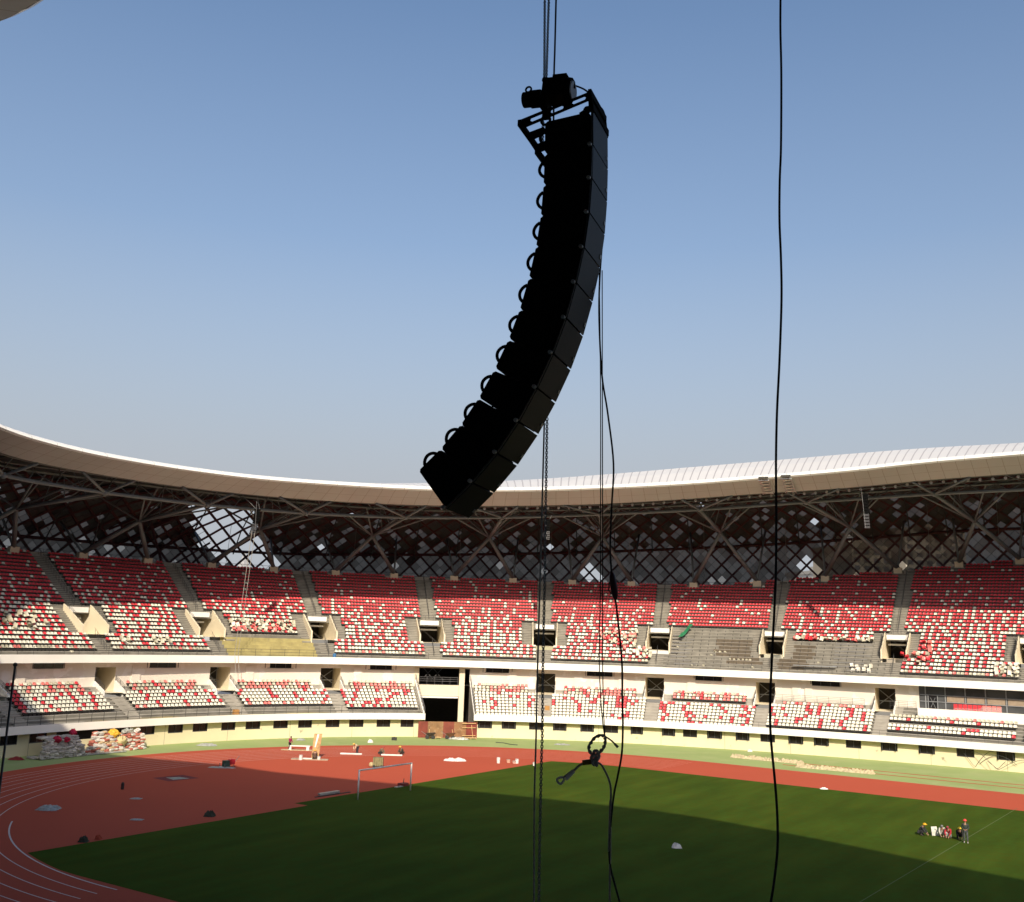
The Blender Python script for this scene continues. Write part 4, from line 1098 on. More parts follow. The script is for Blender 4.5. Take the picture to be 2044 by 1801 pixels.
# chain hoist
H0=WD*.45
ho=thing('chain_hoist','black electric chain hoist with finned motor above the line array','hoist',tuple(fx(850,350,H0)))
def hx(X,Y,o=0): return fx(X,Y,H0)+W3*o
ax=hx(1060,330)-hx(400,400); ax/=np.linalg.norm(ax); ux=np.cross(W3,ax); ux/=np.linalg.norm(ux); ux*= 1 if ux[2]>0 else -1
def disc(mb,P,r,n=20):
    vs=[];fs=[]
    for p in range(len(P)):
        for k in range(n): vs.append(P[p]+r[p]*(W3*math.cos(2*math.pi*k/n)+ux*math.sin(2*math.pi*k/n)))
    for p in range(len(P)-1):
        for k in range(n): fs.append((p*n+k,p*n+(k+1)%n,(p+1)*n+(k+1)%n,(p+1)*n+k))
    fs+= [tuple(range(n-1,-1,-1)),tuple((len(P)-1)*n+k for k in range(n))]; mb.add(vs,fs)
px=1/5.11/1.456/FPX*10.6
m=MB(); c0=hx(360,470); L=lambda X: c0+ax*((X-360)*px)+0*ux
disc(m,[L(362),L(375),L(470),L(480)],[82*px,118*px,118*px,100*px]); m.build('motor_cap',Mt['black'],ho,smooth=False)
m=MB(); 
disc(m,[L(470),L(660)],[100*px]*2)
for k in range(9): disc(m,[L(500+k*18),L(506+k*18)],[135*px]*2)
m.build('finned_motor',Mt['black'],ho)
m=MB(); b0=hx(850,350)
m.box(hx(870,335),(195*px,.11,150*px),(ax,W3,ux)); m.box(hx(930,240),(110*px,.09,110*px),(ax,W3,ux)); m.box(hx(690,520),(60*px,.08,90*px),(ax,W3,ux))
disc(m,[hx(1000,330),hx(1070,320),hx(1095,318)],[175*px,175*px,150*px])
m.box(hx(700,640),(40*px,.04,110*px),(ax,W3,U3)); m.build('gear_housing',Mt['black'],ho)
m=MB(); disc(m,[hx(1096,330),hx(1112,330)],[150*px,140*px],20); m.build('end_cover',mat('painted_lit_cover',(.42,.42,.45),.5),ho)  # pale colour stands for the light on the hoist's end disc
m=MB(); c=hx(440,310); m.tube([c+(ux*math.cos(t)+ax*math.sin(t))*.032 for t in np.linspace(0,2*math.pi,14)],.011,6); m.build('eye_bolt',Mt['black'],ho)
m=MB()
m.tube([hx(X,Y) for X,Y in((1010,160),(1045,142),(1090,150),(1118,200),(1122,290))],.012,6)
m.tube([hx(X,Y) for X,Y in((960,160),(915,130),(885,95),(890,130))],.007,5)
m.build('cable_loop',Mt['rope'],ho,smooth=True)
# chains
def link_mesh(mb,c,t,n,L=.030,wd=.0125,r=.0052):
    P=[]
    for k in range(12):
        a=2*math.pi*k/12; P.append(c+t*(math.cos(a)*L/2*.95)+n*(math.sin(a)*wd))
    mb.tube(P,r,4,closed=True)
def chain(pts,label,mat_,pitch=.0215,top=None,**k):
    P=[np.array(p) for p in pts]; m=MB()
    Ls=[0]
    for a,b in zip(P[:-1],P[1:]): Ls.append(Ls[-1]+np.linalg.norm(b-a))
    n=int(Ls[-1]/pitch); A_=np.array(P)
    def at(l): return np.array([np.interp(l,Ls,A_[:,j]) for j in range(3)])
    for i in range(n):
        c=at((i+.5)*pitch); t=at(min((i+.5)*pitch+.02,Ls[-1]))-at(max((i+.5)*pitch-.02,0)); t/=np.linalg.norm(t)
        side=W3 if i%2 else np.cross(t,W3); side=side-t*(side@t); side/=np.linalg.norm(side)
        link_mesh(m,c,t,side,L=pitch*1.55)
    return m.build('chain',mat_,None,label=label,cat='chain',**k)
DD=10.35
def fpl(x,y,D=DD):       # vertical plane facing the camera, D metres off
    h=np.array([CF[0],CF[1],0]);h/=np.linalg.norm(h); d=ray(x,y); return CAMP+d*(D/(d@h))
def up_to(P,z): return np.array([P[0],P[1],z])
a=fpl(1086.5,188); b=fpl(1087.4,0)
chain([fpl(1083,290),fpl(1086.6,137),b,up_to(b,24.2)],'left one of the twin lifting chains above the black hoist',Mt['chain'])
chain([fpl(1090.5,165),fpl(1093.5,60),fpl(1095.5,0),up_to(fpl(1095.5,0),24.2)],'right one of the twin lifting chains above the black hoist',Mt['chain'])
m=MB(); m.ball(fpl(1087,160.),.032,n=10,m=8); m.build('chain_stop',Mt['black'],None,smooth=True,label='small black ball stop on the left lifting chain',cat='chain stop')
def cable(pts,r,mt,label,name='rope',cat='rope',D=DD,ext_up=None,ext_dn=None,n=7,sag=True,Ds=None):
    P=[fpl(x,y,(Ds[i] if Ds else D)) for i,(x,y) in enumerate(pts)]
    # Catmull-Rom for a smooth run
    Q=[]
    for i in range(len(P)-1):
        p0=P[max(i-1,0)];p1=P[i];p2=P[i+1];p3=P[min(i+2,len(P)-1)]
        for t in np.linspace(0,1,7)[:-1]: Q.append(.5*((2*p1)+(-p0+p2)*t+(2*p0-5*p1+4*p2-p3)*t*t+(-p0+3*p1-3*p2+p3)*t**3))
    Q.append(P[-1])
    if ext_up is not None: Q=[up_to(Q[0],ext_up)]+Q
    if ext_dn is not None: Q=Q+[up_to(Q[-1],ext_dn)]
    m=MB(); m.tube(Q,r,n); return m.build(name,mt,None,smooth=True,label=label,cat=cat)
ROOFZ=41.
cable([(1110,0),(1107.5,100),(1106,150),(1104.5,300)],.011,Mt['rope'],'dark vertical rope just right of the twin chains above the hoist',ext_up=ROOFZ,D=10.5)
cable([(1086.5,845),(1078.8,1133),(1073.4,1321),(1070,1476),(1066.7,1593),(1066,1801)],.0095,Mt['rope_grey'],'thick dark rope hanging from the array straight down beside the long chain',ext_dn=2.,D=10.7)
chain([fpl(1092,835,10.6),fpl(1087.5,1133,10.6),fpl(1083.8,1321,10.6),fpl(1082.3,1469,10.6),fpl(1080.6,1525,10.6),fpl(1076.8,1693,10.6),fpl(1075.2,1830,10.6)],'long steel chain hanging from the line array down to the bottom edge',Mt['chain'],pitch=.026)
cable([(1196,545),(1197.5,640),(1199,824),(1198.8,1000),(1198.5,1167),(1196.3,1321),(1201,1420),(1206.5,1468)],.0055,Mt['rope'],'left one of the two thin wires down to the knotted rope',name='wire',cat='wire',D=9.9)
cable([(1202,540),(1202.5,824),(1202.8,1000),(1202.9,1167),(1203,1321),(1205,1420),(1207.5,1468)],.0055,Mt['rope'],'right one of the two thin wires down to the knotted rope',name='wire',cat='wire',D=9.9)
cable([(1147.8,171),(1170.6,181.7),(1190.8,206),(1204.9,223),(1207,245),(1208,300),(1207,400),(1202.5,480),(1197,560),(1196,640),(1201.5,748),(1213,824),(1224.6,925),(1221,1010),(1218,1093),(1221,1145)],.0095,Mt['rope'],'black power cable running from the hoist down the front of the line array',name='power_cable',cat='cable',D=9.9)
cable([(1228,1195),(1233,1234),(1241.4,1321),(1242.2,1400),(1243.4,1441),(1241.4,1502),(1233,1550),(1224.6,1593),(1216.5,1677),(1218,1727),(1227,1765),(1237,1801)],.0100,Mt['rope'],'thick black cable hanging below the dark red plug right of the knot',name='power_cable',cat='cable',D=9.9,ext_dn=2.)
t=thing('cable_plug','dark red and black cable connector between two hanging black cables','connector',tuple(fpl(1225,1170,9.9)))
m=MB(); P=[fpl(x,y,9.9) for x,y in((1221,1143),(1222,1150),(1224,1165),(1226.5,1180),(1228,1190),(1229,1197))]; m.tube(P,[.017,.03,.036,.034,.028,.014],10); m.build('plug_body',mat('dark_red_plastic',(.05,.004,.006),.5),t,smooth=True)
m=MB(); m.tube([fpl(x,y,9.9) for x,y in((1220,1155),(1216,1165),(1215,1178),(1221,1186))],.006,5); m.build('latch_wire',Mt['rope'],t)
cable([(1558,0),(1557.8,60),(1559.6,150),(1559,290),(1556.5,360),(1556,440),(1559,520),(1560,600),(1556,720),(1551,824),(1549,925),(1549.5,1059),(1548,1167),(1541,1311),(1537.5,1400),(1538.5,1469),(1546.8,1559),(1551.5,1626),(1552,1694),(1545,1761),(1538,1805)],.0085,Mt['rope'],'long black cable hanging free on the right from top to bottom',name='power_cable',cat='cable',D=6.9,ext_up=ROOFZ,ext_dn=1.5)
# knotted rope with an eye and a sling
kx=lambda X,Y,D=9.9,o=0.: fpl((1560+X/7.3)/1.456,(2100+Y/7.3)/1.456,D+o)
t=thing('knotted_rope','grey rope tied in a loop and knot with a metal eye end','rope',tuple(kx(1250,800)))
def twist(P,r,tn=26):
    m=MB()
    P=[np.array(p) for p in P]; Q=[]
    for i in range(len(P)-1):
        p0=P[max(i-1,0)];p1=P[i];p2=P[i+1];p3=P[min(i+2,len(P)-1)]
        for u in np.linspace(0,1,8)[:-1]: Q.append(.5*((2*p1)+(-p0+p2)*u+(2*p0-5*p1+4*p2-p3)*u*u+(-p0+3*p1-3*p2+p3)*u**3))
    Q.append(P[-1])
    return Q
loop=[(1430,290),(1340,280),(1230,330),(1160,420),(1110,520),(1130,620),(1200,680),(1290,660),(1370,590),(1430,500),(1450,400),(1440,320)]
L1=twist([kx(x,y) for x,y in loop],.01); m=MB()
for ph in(0,math.pi):
    m.tube([p+CR*.008*math.cos(i*.55+ph)+CU*.008*math.sin(i*.55+ph) for i,p in enumerate(L1)],.0105,6)
m.build('rope_loop',Mt['rope_grey'],t,smooth=True)
m=MB(); 
for i,P in enumerate(([(1210,660),(1220,610),(1270,600),(1310,650),(1320,720),(1290,790),(1240,820),(1180,800),(1155,750),(1190,710),(1250,720),(1270,790)],[(1180,700),(1170,780),(1190,850),(1210,900),(1215,860),(1225,780)],[(1240,740),(1265,820),(1275,905),(1255,900),(1235,820)])):
    m.tube(twist([kx(x,y,9.9,.02*math.sin(k*2.+i)) for k,(x,y) in enumerate(P)],.01),.0155,6)
m.build('knot',Mt['rope_grey'],t,smooth=True)
m=MB(); m.tube(twist([kx(x,y) for x,y in((1440,290),(1520,340),(1600,400),(1660,460),(1720,525))],.01),.009,6); m.tube([kx(1655,455),kx(1722,528)],.014,6); m.build('rope_tail',Mt['rope_grey'],t,smooth=True)
m=MB(); m.tube(twist([kx(x,y) for x,y in((1180,830),(1080,840),(980,865),(880,930),(800,1010),(720,1080),(600,1190))],.01),.0115,7); m.build('sling_tail',Mt['rope_grey'],t,smooth=True)
m=MB(); a,b=kx(970,855),kx(1160,832); m.bar(a,b,.03,.045); m.build('label_sleeve',mat('olive_yellow_tape',(.13,.085,.01),.7),t)
m=MB(); m.tube([kx(790,1020),kx(600,1190)],[.019,.028],7); m.tube(twist([kx(x,y) for x,y in((590,1180),(520,1165),(450,1190),(430,1230),(470,1290),(530,1290),(590,1200))],.01),.012,6); m.build('eye_splice',mat('grey_webbing',(.75,.74,.68),.9,.2,40),t)
m=MB(); m.tube(twist([kx(x,y) for x,y in((1290,850),(1370,900),(1430,1000),(1490,1120),(1540,1250),(1570,1400),(1575,1600),(1570,1700))]+[fpl(1215.5,1700,9.9),fpl(1217,1805,9.9),up_to(fpl(1217,1805,9.9),2.)],.01),.0100,7); m.build('lower_rope',Mt['rope_grey'],t,smooth=True)
# thin pole with a ball top at the left edge
t=thing('slim_pole','slim dark metal pole with rounded top at the far left edge','pole',tuple(CAMP+ray(8,1450)*24*1.0-(0,0,9)))
P=CAMP+ray(30.5,1327)*24
m=MB(); m.tube([(P[0],P[1],0.),tuple(P)],[.034,.026],10); m.build('shaft',Mt['rail'],t,smooth=True)
m=MB(); m.ball(P,.05,n=10,m=8); m.build('cap',Mt['rail'],t,smooth=True)

# ---------------------------------------------------------------- goal
t=thing('football_goal','white football goal frame without a net on the far goal line','goal',(0,10.3,0))
for x in(-3.72,3.72):
    m=MB(); m.tube([(x,10.35,0),(x,10.35,2.5)],.075,12); m.build('post',Mt['white'],t,smooth=True)
m=MB(); m.tube([(-3.78,10.35,2.5),(3.78,10.35,2.5)],.07,12); m.build('crossbar',Mt['white'],t,smooth=True)

# ---------------------------------------------------------------- people
def skinned(name,joints,edges,radii,m,parent,root,sub=1,smooth=True,extra=None):
    names=list(joints); idx={k:i for i,k in enumerate(names)}
    me=bpy.data.meshes.new(name); me.from_pydata([joints[k] for k in names],[(idx[a],idx[b]) for a,b in edges],[])
    me.materials.append(m)
    o=bpy.data.objects.new(name,me); COL.objects.link(o)
    sm=o.modifiers.new('skin','SKIN'); sm.use_smooth_shade=True
    if not me.skin_vertices: 
        pass
    lay=me.skin_vertices[0].data if me.skin_vertices else None
    if lay is None:
        bm=__import__('bmesh').new(); bm.from_mesh(me); bm.verts.layers.skin.verify(); bm.to_mesh(me); bm.free(); lay=me.skin_vertices[0].data
    seen=set()
    for k in names:
        r=radii[k]; lay[idx[k]].radius=(r,r) if not hasattr(r,'__len__') else r
        lay[idx[k]].use_root=(k==root or k.startswith('fr'))
    ss_=o.modifiers.new('sub','SUBSURF'); ss_.levels=sub; ss_.render_levels=sub
    o.parent=parent; return o
def person(label,loc,heading,pose,top,legs,hat=None,hatcol=None,scale=1.,group='construction workers'):
    t=thing('person',label,'person',(0,0,0)); t.location=loc; t.rotation_euler=(0,0,heading); t.scale=(scale,)*3
    if pose=='stand':
        Jn=dict(pelvis=(0,0,.93),spine=(0,.0,1.12),chest=(0,-.01,1.32),neck=(0,-.02,1.48),chin=(0,-.035,1.55),head=(0,-.045,1.64))
        for s,q in((-1,'l'),(1,'r')):
            Jn.update({q+'hip':(s*.09,0,.88),q+'knee':(s*.11,-.03*s,.48),q+'ank':(s*.12,.05-.06*s,.09),q+'toe':(s*.14,-.11-.06*s,.04),
              q+'sh':(s*.18,.0,1.41),q+'el':(s*.25,.04,1.14),q+'wr':(s*.12,-.20,1.02),q+'ha':(s*.05,-.26,1.02)})
    elif pose=='stand2':
        Jn=dict(pelvis=(0,0,.93),spine=(0,.02,1.12),chest=(0,-.04,1.30),neck=(0,-.09,1.45),chin=(0,-.13,1.50),head=(0,-.16,1.58))
        for s,q in((-1,'l'),(1,'r')):
            Jn.update({q+'hip':(s*.09,0,.88),q+'knee':(s*.10,-.04,.48),q+'ank':(s*.11,.03-.05*s,.09),q+'toe':(s*.12,-.13-.05*s,.04),
              q+'sh':(s*.18,-.03,1.38),q+'el':(s*.22,-.08,1.10),q+'wr':(s*.16,-.28,.98),q+'ha':(s*.14,-.36,.95)})
    elif pose=='bend':
        Jn=dict(pelvis=(0,.12,.90),spine=(0,-.02,1.04),chest=(0,-.20,1.14),neck=(0,-.36,1.17),chin=(0,-.42,1.14),head=(0,-.50,1.17))
        for s,q in((-1,'l'),(1,'r')):
            Jn.update({q+'hip':(s*.09,.12,.86),q+'knee':(s*.12,.04,.47),q+'ank':(s*.13,.08,.09),q+'toe':(s*.14,-.08,.04),
              q+'sh':(s*.18,-.28,1.14),q+'el':(s*.20,-.34,.86),q+'wr':(s*.12,-.44,.62),q+'ha':(s*.09,-.48,.54)})
    else:
        Jn=dict(pelvis=(0,.16,.26),spine=(0,.10,.44),chest=(0,-.04,.62),neck=(0,-.16,.74),chin=(0,-.22,.77),head=(0,-.28,.84))
        for s,q in((-1,'l'),(1,'r')):
            Jn.update({q+'hip':(s*.10,.15,.26),q+'knee':(s*.19,-.24,.47),q+'ank':(s*.15,.02,.09),q+'toe':(s*.17,-.16,.04),
              q+'sh':(s*.18,-.08,.68),q+'el':(s*.23,-.26,.46),q+'wr':(s*.13,-.42,.24),q+'ha':(s*.10,-.48,.15)})
    E=[('pelvis','spine'),('spine','chest'),('chest','neck'),('neck','chin'),('chin','head')]
    for q in'lr': E+=[('pelvis',q+'hip'),(q+'hip',q+'knee'),(q+'knee',q+'ank'),(q+'ank',q+'toe'),('chest',q+'sh'),(q+'sh',q+'el'),(q+'el',q+'wr'),(q+'wr',q+'ha')]
    Rd=dict(pelvis=(.13,.10),spine=(.12,.09),chest=(.145,.10),neck=.05,chin=.06,head=.098)
    for q in'lr': Rd.update({q+'hip':.085,q+'knee':.058,q+'ank':.042,q+'toe':.035,q+'sh':.062,q+'el':.042,q+'wr':.028,q+'ha':(.038,.02)})
    Jb=dict(Jn);Eb=list(E);Rb=dict(Rd)
    for q,s in(('l',-1),('r',1)):
        h=np.array(Jn[q+'ha']); dirn=h-np.array(Jn[q+'wr']); dirn/=np.linalg.norm(dirn)
        for k in range(5):
            o=(k-1.7)*.017; ln=[.055,.075,.082,.076,.06][k]
            a=h+np.array([o,0,0])*1.; b=a+dirn*ln*.55+np.array([0,0,-.004]); c=b+dirn*ln*.4+np.array([-s*.008,0,-.018])
            if k==0: a=h+np.array([-s*.02,0,0]); b=a+dirn*.02+np.array([-s*.025,-.005,0]); c=b+dirn*.03
            for j,P in enumerate((a,b,c)): Jb[('fr' if j==0 else 'f')+q+str(k)+str(j)]=tuple(P); Rb[('fr' if j==0 else 'f')+q+str(k)+str(j)]=.009
            Eb+= [('fr'+q+str(k)+'0','f'+q+str(k)+'1'),('f'+q+str(k)+'1','f'+q+str(k)+'2')]
    # nose and ears as little forms rooted in the head
    hd=np.array(Jn['head']); fw=np.array([0,-1,-.15]) if pose in('stand','stand2') else np.array([0,-.75,-.66])
    for k,(a,b,r) in enumerate(((hd+fw*.08,hd+fw*.115+np.array([0,0,-.02]),.014),(hd+np.array([.085,0,-.01]),hd+np.array([.1,.01,.02]),.014),(hd+np.array([-.085,0,-.01]),hd+np.array([-.1,.01,.02]),.014))):
        Jb['frn%d'%k]=tuple(a);Jb['fn%d'%k]=tuple(b);Rb['frn%d'%k]=r;Rb['fn%d'%k]=r*.8;Eb.append(('frn%d'%k,'fn%d'%k))
    skinned('body',Jb,Eb,Rb,Mt['skin'],t,'pelvis')
    jk=[k for k in Jn if k in('pelvis','spine','chest') or k[1:] in('sh','el','wr')]; jk+=['neck']
    Jj={k:Jn[k] for k in jk}; Jj['neck']=tuple(np.array(Jn['chest'])*.35+np.array(Jn['neck'])*.65)
    Rj={k:(tuple(x+.028 for x in Rd[k]) if hasattr(Rd[k],'__len__') else Rd[k]+.022) for k in jk}; Rj['neck']=.075
    skinned('jacket',Jj,[e for e in E if e[0] in Jj and e[1] in Jj],Rj,mat('jacket_cloth',top,.85,.2,8),t,'pelvis')
    tk=[k for k in Jn if k=='pelvis' or k[1:] in('hip','knee','ank')]
    skinned('trousers',{k:Jn[k] for k in tk},[e for e in E if e[0] in tk and e[1] in tk],{k:(tuple(x+.012 for x in Rd[k]) if hasattr(Rd[k],'__len__') else Rd[k]+.02) for k in tk},mat('trouser_cloth',legs,.9,.2,8),t,'pelvis')
    for q in'lr':
        m=MB(); a=np.array(Jn[q+'ank']);b=np.array(Jn[q+'toe']); m.tube([(a[0],a[1]+.05,.045),((a+b)/2*np.array([1,1,0])+np.array([0,0,.05])),(b[0],b[1]-.03,.035)],[.045,.052,.035],8); o=m.build('shoe',mat('shoe_leather',(.35,.35,.34) if legs[0]<.1 and pose=='stand' else (.03,.03,.03),.7),None,smooth=True); o.parent=t
    m=MB(); h=np.array(Jn['head'])
    if hat=='helmet':
        m.ball(tuple(h+(0,0,.03)),.135,n=14,m=7,sq=(1,1.12,.95),half=True); m.tube([h+(math.cos(a)*.14,math.sin(a)*.16-(.04 if math.sin(a)<0 else 0),.03) for a in np.linspace(0,2*math.pi,15)[:-1]],.012,5,closed=True)
        o=m.build('helmet',mat('helmet_plastic',hatcol,.35),None,smooth=True)
    else:
        m.ball(tuple(h+(0,.02,.02)),.112,n=12,m=6,sq=(1,1.05,.95),half=False); o=m.build('hair',mat('dark_hair',hatcol or (.015,.012,.01),.8),None,smooth=True); 
    o.parent=t
    return t
def face(x,y,tx,ty):  # heading so that local -y points to the ground pixel (tx,ty)
    a=G(x,y);b=G(tx,ty); return math.atan2(b[1]-a[1],b[0]-a[0])+math.pi/2
def cx(X,Y): return ((2620+X/8.517)/1.456,(2360+Y/8.517)/1.456)      # crop of the workers on the pitch
a=cx(1600,770); person('standing worker in red helmet and dark grey clothes on the pitch, hands joined in front',G(*a),face(*a,a[0]-2,a[1]+12),'stand',(.035,.05,.045),(.075,.085,.09),'helmet',(.75,.06,.05))
a=cx(1440,680); person('crouching worker in yellow helmet and black clothes beside the red-helmeted man',G(*a),face(*a,a[0]+7,a[1]+12),'crouch',(.012,.012,.012),(.02,.02,.02),'helmet',(.85,.55,.01))
a=cx(500,580); person('crouching worker in yellow helmet and dark jacket, leftmost of the group on the pitch',G(*a),face(*a,a[0]+20,a[1]+3),'crouch',(.025,.028,.035),(.03,.03,.035),'helmet',(.85,.42,.01))
a=cx(1170,650); person('crouching worker in a red jacket in the middle of the group on the pitch',G(*a),face(*a,a[0]-12,a[1]+8),'crouch',(.42,.015,.03),(.45,.45,.45),None,(.3,.04,.06))
a=cx(1010,620); person('crouching worker in a whitish jacket beside the one in red on the pitch',G(*a),face(*a,a[0]+2,a[1]+14),'crouch',(.55,.53,.47),(.35,.35,.34),None,(.2,.2,.2))
def tx_(X,Y): return ((780+X/4.443)/1.456,(2120+Y/4.443)/1.456)
a=tx_(272,272); person('standing worker in a magenta shirt and black trousers by the white plank trestle',G(*a),face(*a,a[0]+14,a[1]+2),'stand2',(.30,.02,.09),(.015,.015,.02),None,None)
a=tx_(1140,322); person('worker in a pale shirt and yellow cap bending over a white plank on the track',G(*a),face(*a,a[0]-14,a[1]+1),'bend',(.62,.52,.36),(.03,.035,.05),'helmet',(.8,.5,.1))
a=tx_(595,392); person('squatting worker in brown clothes and yellow cap before the upright plywood board',G(*a),face(*a,a[0]+2,a[1]-9),'crouch',(.10,.05,.035),(.08,.05,.035),'helmet',(.75,.42,.06),1.12)
a=tx_(1450,335); person('squatting worker in olive jacket and red cap, left end of a white plank',G(*a),face(*a,a[0]+14,a[1]+1),'crouch',(.17,.14,.09),(.03,.03,.03),'helmet',(.35,.05,.04),1.1)
a=tx_(1720,332); person('squatting worker in dark olive and yellow helmet, right end of a white plank',G(*a),face(*a,a[0]-14,a[1]+1),'crouch',(.07,.065,.045),(.04,.035,.03),'helmet',(.8,.5,.08),1.1)
hx_=lambda X,Y:((1200+X/6.005)/1.456,(1900+Y/6.005)/1.456)
a=hx_(705,1455); person('standing worker in navy overalls in front of the brown hoarding',G(*a),face(*a,a[0]+1,a[1]-9),'stand',(.02,.025,.05),(.02,.025,.05),None,None)

# ---------------------------------------------------------------- things on the pitch and track
def boxy(name,label,cat,parts,loc,group=None):
    t=thing(name,label,cat,loc,group)
    for nm,m_,fn in parts:
        m=MB(); fn(m); m.build(nm,m_,t)
    return t
def blob(name,label,cat,xy,size,m_,h=.12,seed=0,group=None,n=11):
    c=np.array(G(*xy)); r=random.Random(seed+int(xy[0])); m=MB(); vs=[];fs=[]
    ang_=YAW-math.pi/2
    X=np.array([math.cos(ang_),math.sin(ang_),0]);Y=np.array([-math.sin(ang_),math.cos(ang_),0])
    k=8
    for i in range(n+1):
        for j in range(k+1):
            u=(i/n-.5)*2;v=(j/k-.5)*2; rr_=1-.18*r.random(); e=max(0,1-(u*u+v*v)**1.3/1.6)
            z=h*e*(.4+.9*r.random())
            vs.append(c+X*size[0]/2*u*rr_+Y*size[1]/2*v*rr_*(1-.3*u*u)+(0,0,.02+(z if abs(u)<1 and abs(v)<1 else 0)))
    for i in range(n):
        for j in range(k): fs.append((i*(k+1)+j,(i+1)*(k+1)+j,(i+1)*(k+1)+j+1,i*(k+1)+j+1))
    m.add(vs,fs); return m.build(name,m_,None,label=label,cat=cat,group=group)
Mt['soil']=mat('dark_turf_clods',(.05,.055,.035),.95,.3,4)
Mt['film']=mat('clear_grey_film',(.36,.37,.34),.3,.25,5.); Mt['filmw']=mat('white_film',(.75,.70,.66),.4,.15,4.)
D2=lambda X,Y:(X/2.976,1408+Y/2.976); D3_=lambda X,Y:(687+X/2.976,1408+Y/2.976); D4=lambda X,Y:(1357+X/2.976,1408+Y/2.976)
blob('plastic_sheet','pale pinkish plastic sheet crumpled on the sunlit red track','sheet',D3_(658,330),(2.9,1.6),Mt['filmw'],.3,1)
blob('plastic_sheet','clear plastic sheet on the green apron left of the magenta-shirted worker','sheet',D2(1228,240),(2.7,1.6),Mt['film'],.25,2)
blob('plastic_sheet','thin clear plastic sheet on the green apron behind the trestle','sheet',D2(1785,208),(1.3,1.2),Mt['film'],.25,3)
blob('plastic_sheet','silver foil sheet with boxes on the shaded red area at left','sheet',D2(292,618),(1.85,2.0),Mt['film'],.28,4)
blob('plastic_sheet','faint plastic sheet on the green apron right of the chain','sheet',D3_(1295,235),(2.4,1.5),Mt['film'],.15,5)
blob('plastic_sheet','white sheet near the sand strips on the green apron','sheet',D4(416,276),(.75,.8),Mt['filmw'],.3,6)
blob('plastic_bag','white plastic bag lying alone on the shaded grass','bag',D3_(1976,848),(.78,.7),Mt['filmw'],.3,7)
blob('plastic_bag','small white bag on the green apron above the goal','bag',D3_(155,222),(.8,.6),Mt['filmw'],.35,8)
blob('plastic_sheet','white strip lying along the edge of the grass at right','sheet',D4(856,499),(.9,.5),Mt['white'],.15,9)
blob('turf_offcut','grey bare patch sheet on the shaded red area, upper one','offcut',D2(808,556),(1.05,.9),Mt['film'],.06,10)
blob('turf_offcut','grey bare patch sheet on the shaded red area, lower one','offcut',D2(812,681),(1.1,.8),Mt['film'],.06,11)
blob('turf_pile','dark green turf pile on the red edge of the grass, upper one','turf pile',D2(1245,660),(.95,.9),Mt['soil'],.42,12)
blob('turf_pile','dark green turf pile near the left corner of the grass','turf pile',D2(495,812),(.75,.7),Mt['soil'],.36,13)
blob('rubber_pile','small dark red rubber pile near the left corner of the grass','pile',D2(583,797),(.52,.5),Mt['rubber_red'],.28,14)
blob('rubber_pile','dark red rubble pile beside the leftmost rubble heap','pile',D2(95,325),(1.8,.9),mat('dark_red_scrap',(.25,.03,.03),.9,.3,6),.3,15)
Mt['sand']=mat('sand',(.50,.42,.26),.95,.25,3.,bump=.4)
def sandrow(x0,y0,x1,y1,w,label,sd):
    a=np.array(G(x0,y0));b=np.array(G(x1,y1));d=b-a;L=np.linalg.norm(d);d/=L;n_=np.array([-d[1],d[0],0]);r=random.Random(sd);m=MB();N=46;vs=[]
    for i in range(N+1):
        for j in range(7):
            v=(j/6-.5)*2; h=0 if j in(0,6) else .1+.42*r.random()*(1-v*v)
            vs.append(a+d*L*(i/N)+n_*v*w*(.85+.25*r.random())+(0,0,.01+(h if 0<i<N else 0)))
    m.add(vs,[(i*7+j,(i+1)*7+j,(i+1)*7+j+1,i*7+j+1) for i in range(N) for j in range(6)]); m.build('sand_heap',Mt['sand'],None,label=label,cat='sand heap')
sandrow(*D4(305,308),*D4(735,349),.62,'long strip of beige sand on the green apron, left one',1)
sandrow(*D4(692,366),*D4(1160,410),.62,'long strip of beige sand on the green apron, right one',2)
# machine on the left
c=G(*D2(1345,370)); boxy('compressor','small red and green engine with hoses on the shadow edge of the track','machine',[
 ('engine',mat('machine_green',(.03,.09,.07),.5),lambda m:(m.box((c[0]-.15,c[1]-.1,.45),(.32,.3,.3)))),
 ('fuel_tank',mat('machine_red',(.5,.02,.04),.4),lambda m:(m.box((c[0]+.35,c[1]-.35,.6),(.28,.24,.26)),m.tube([(c[0]+.35,c[1]-.35,.86),(c[0]+.35,c[1]-.35,.92)],.1,8))),
 ('frame',Mt['rail_grey'],lambda m:[m.tube([(c[0]+sx*.6,c[1]+sy*.4,.05),(c[0]+sx*.6,c[1]+sy*.4,.5)],.03,5) for sx in(-1,1) for sy in(-1,1)]),
 ('handle',Mt['rail_grey'],lambda m:m.tube([(c[0]+.6,c[1]-.5,.5),(c[0]+.95,c[1]-.8,1.2)],.03,5))],(c[0],c[1],0))
blob('plastic_sheet','pale sheet under the small red and green engine','sheet',D2(1318,372),(3.0,1.0),Mt['film'],.12,16)
c2=G(*D2(1290,372))
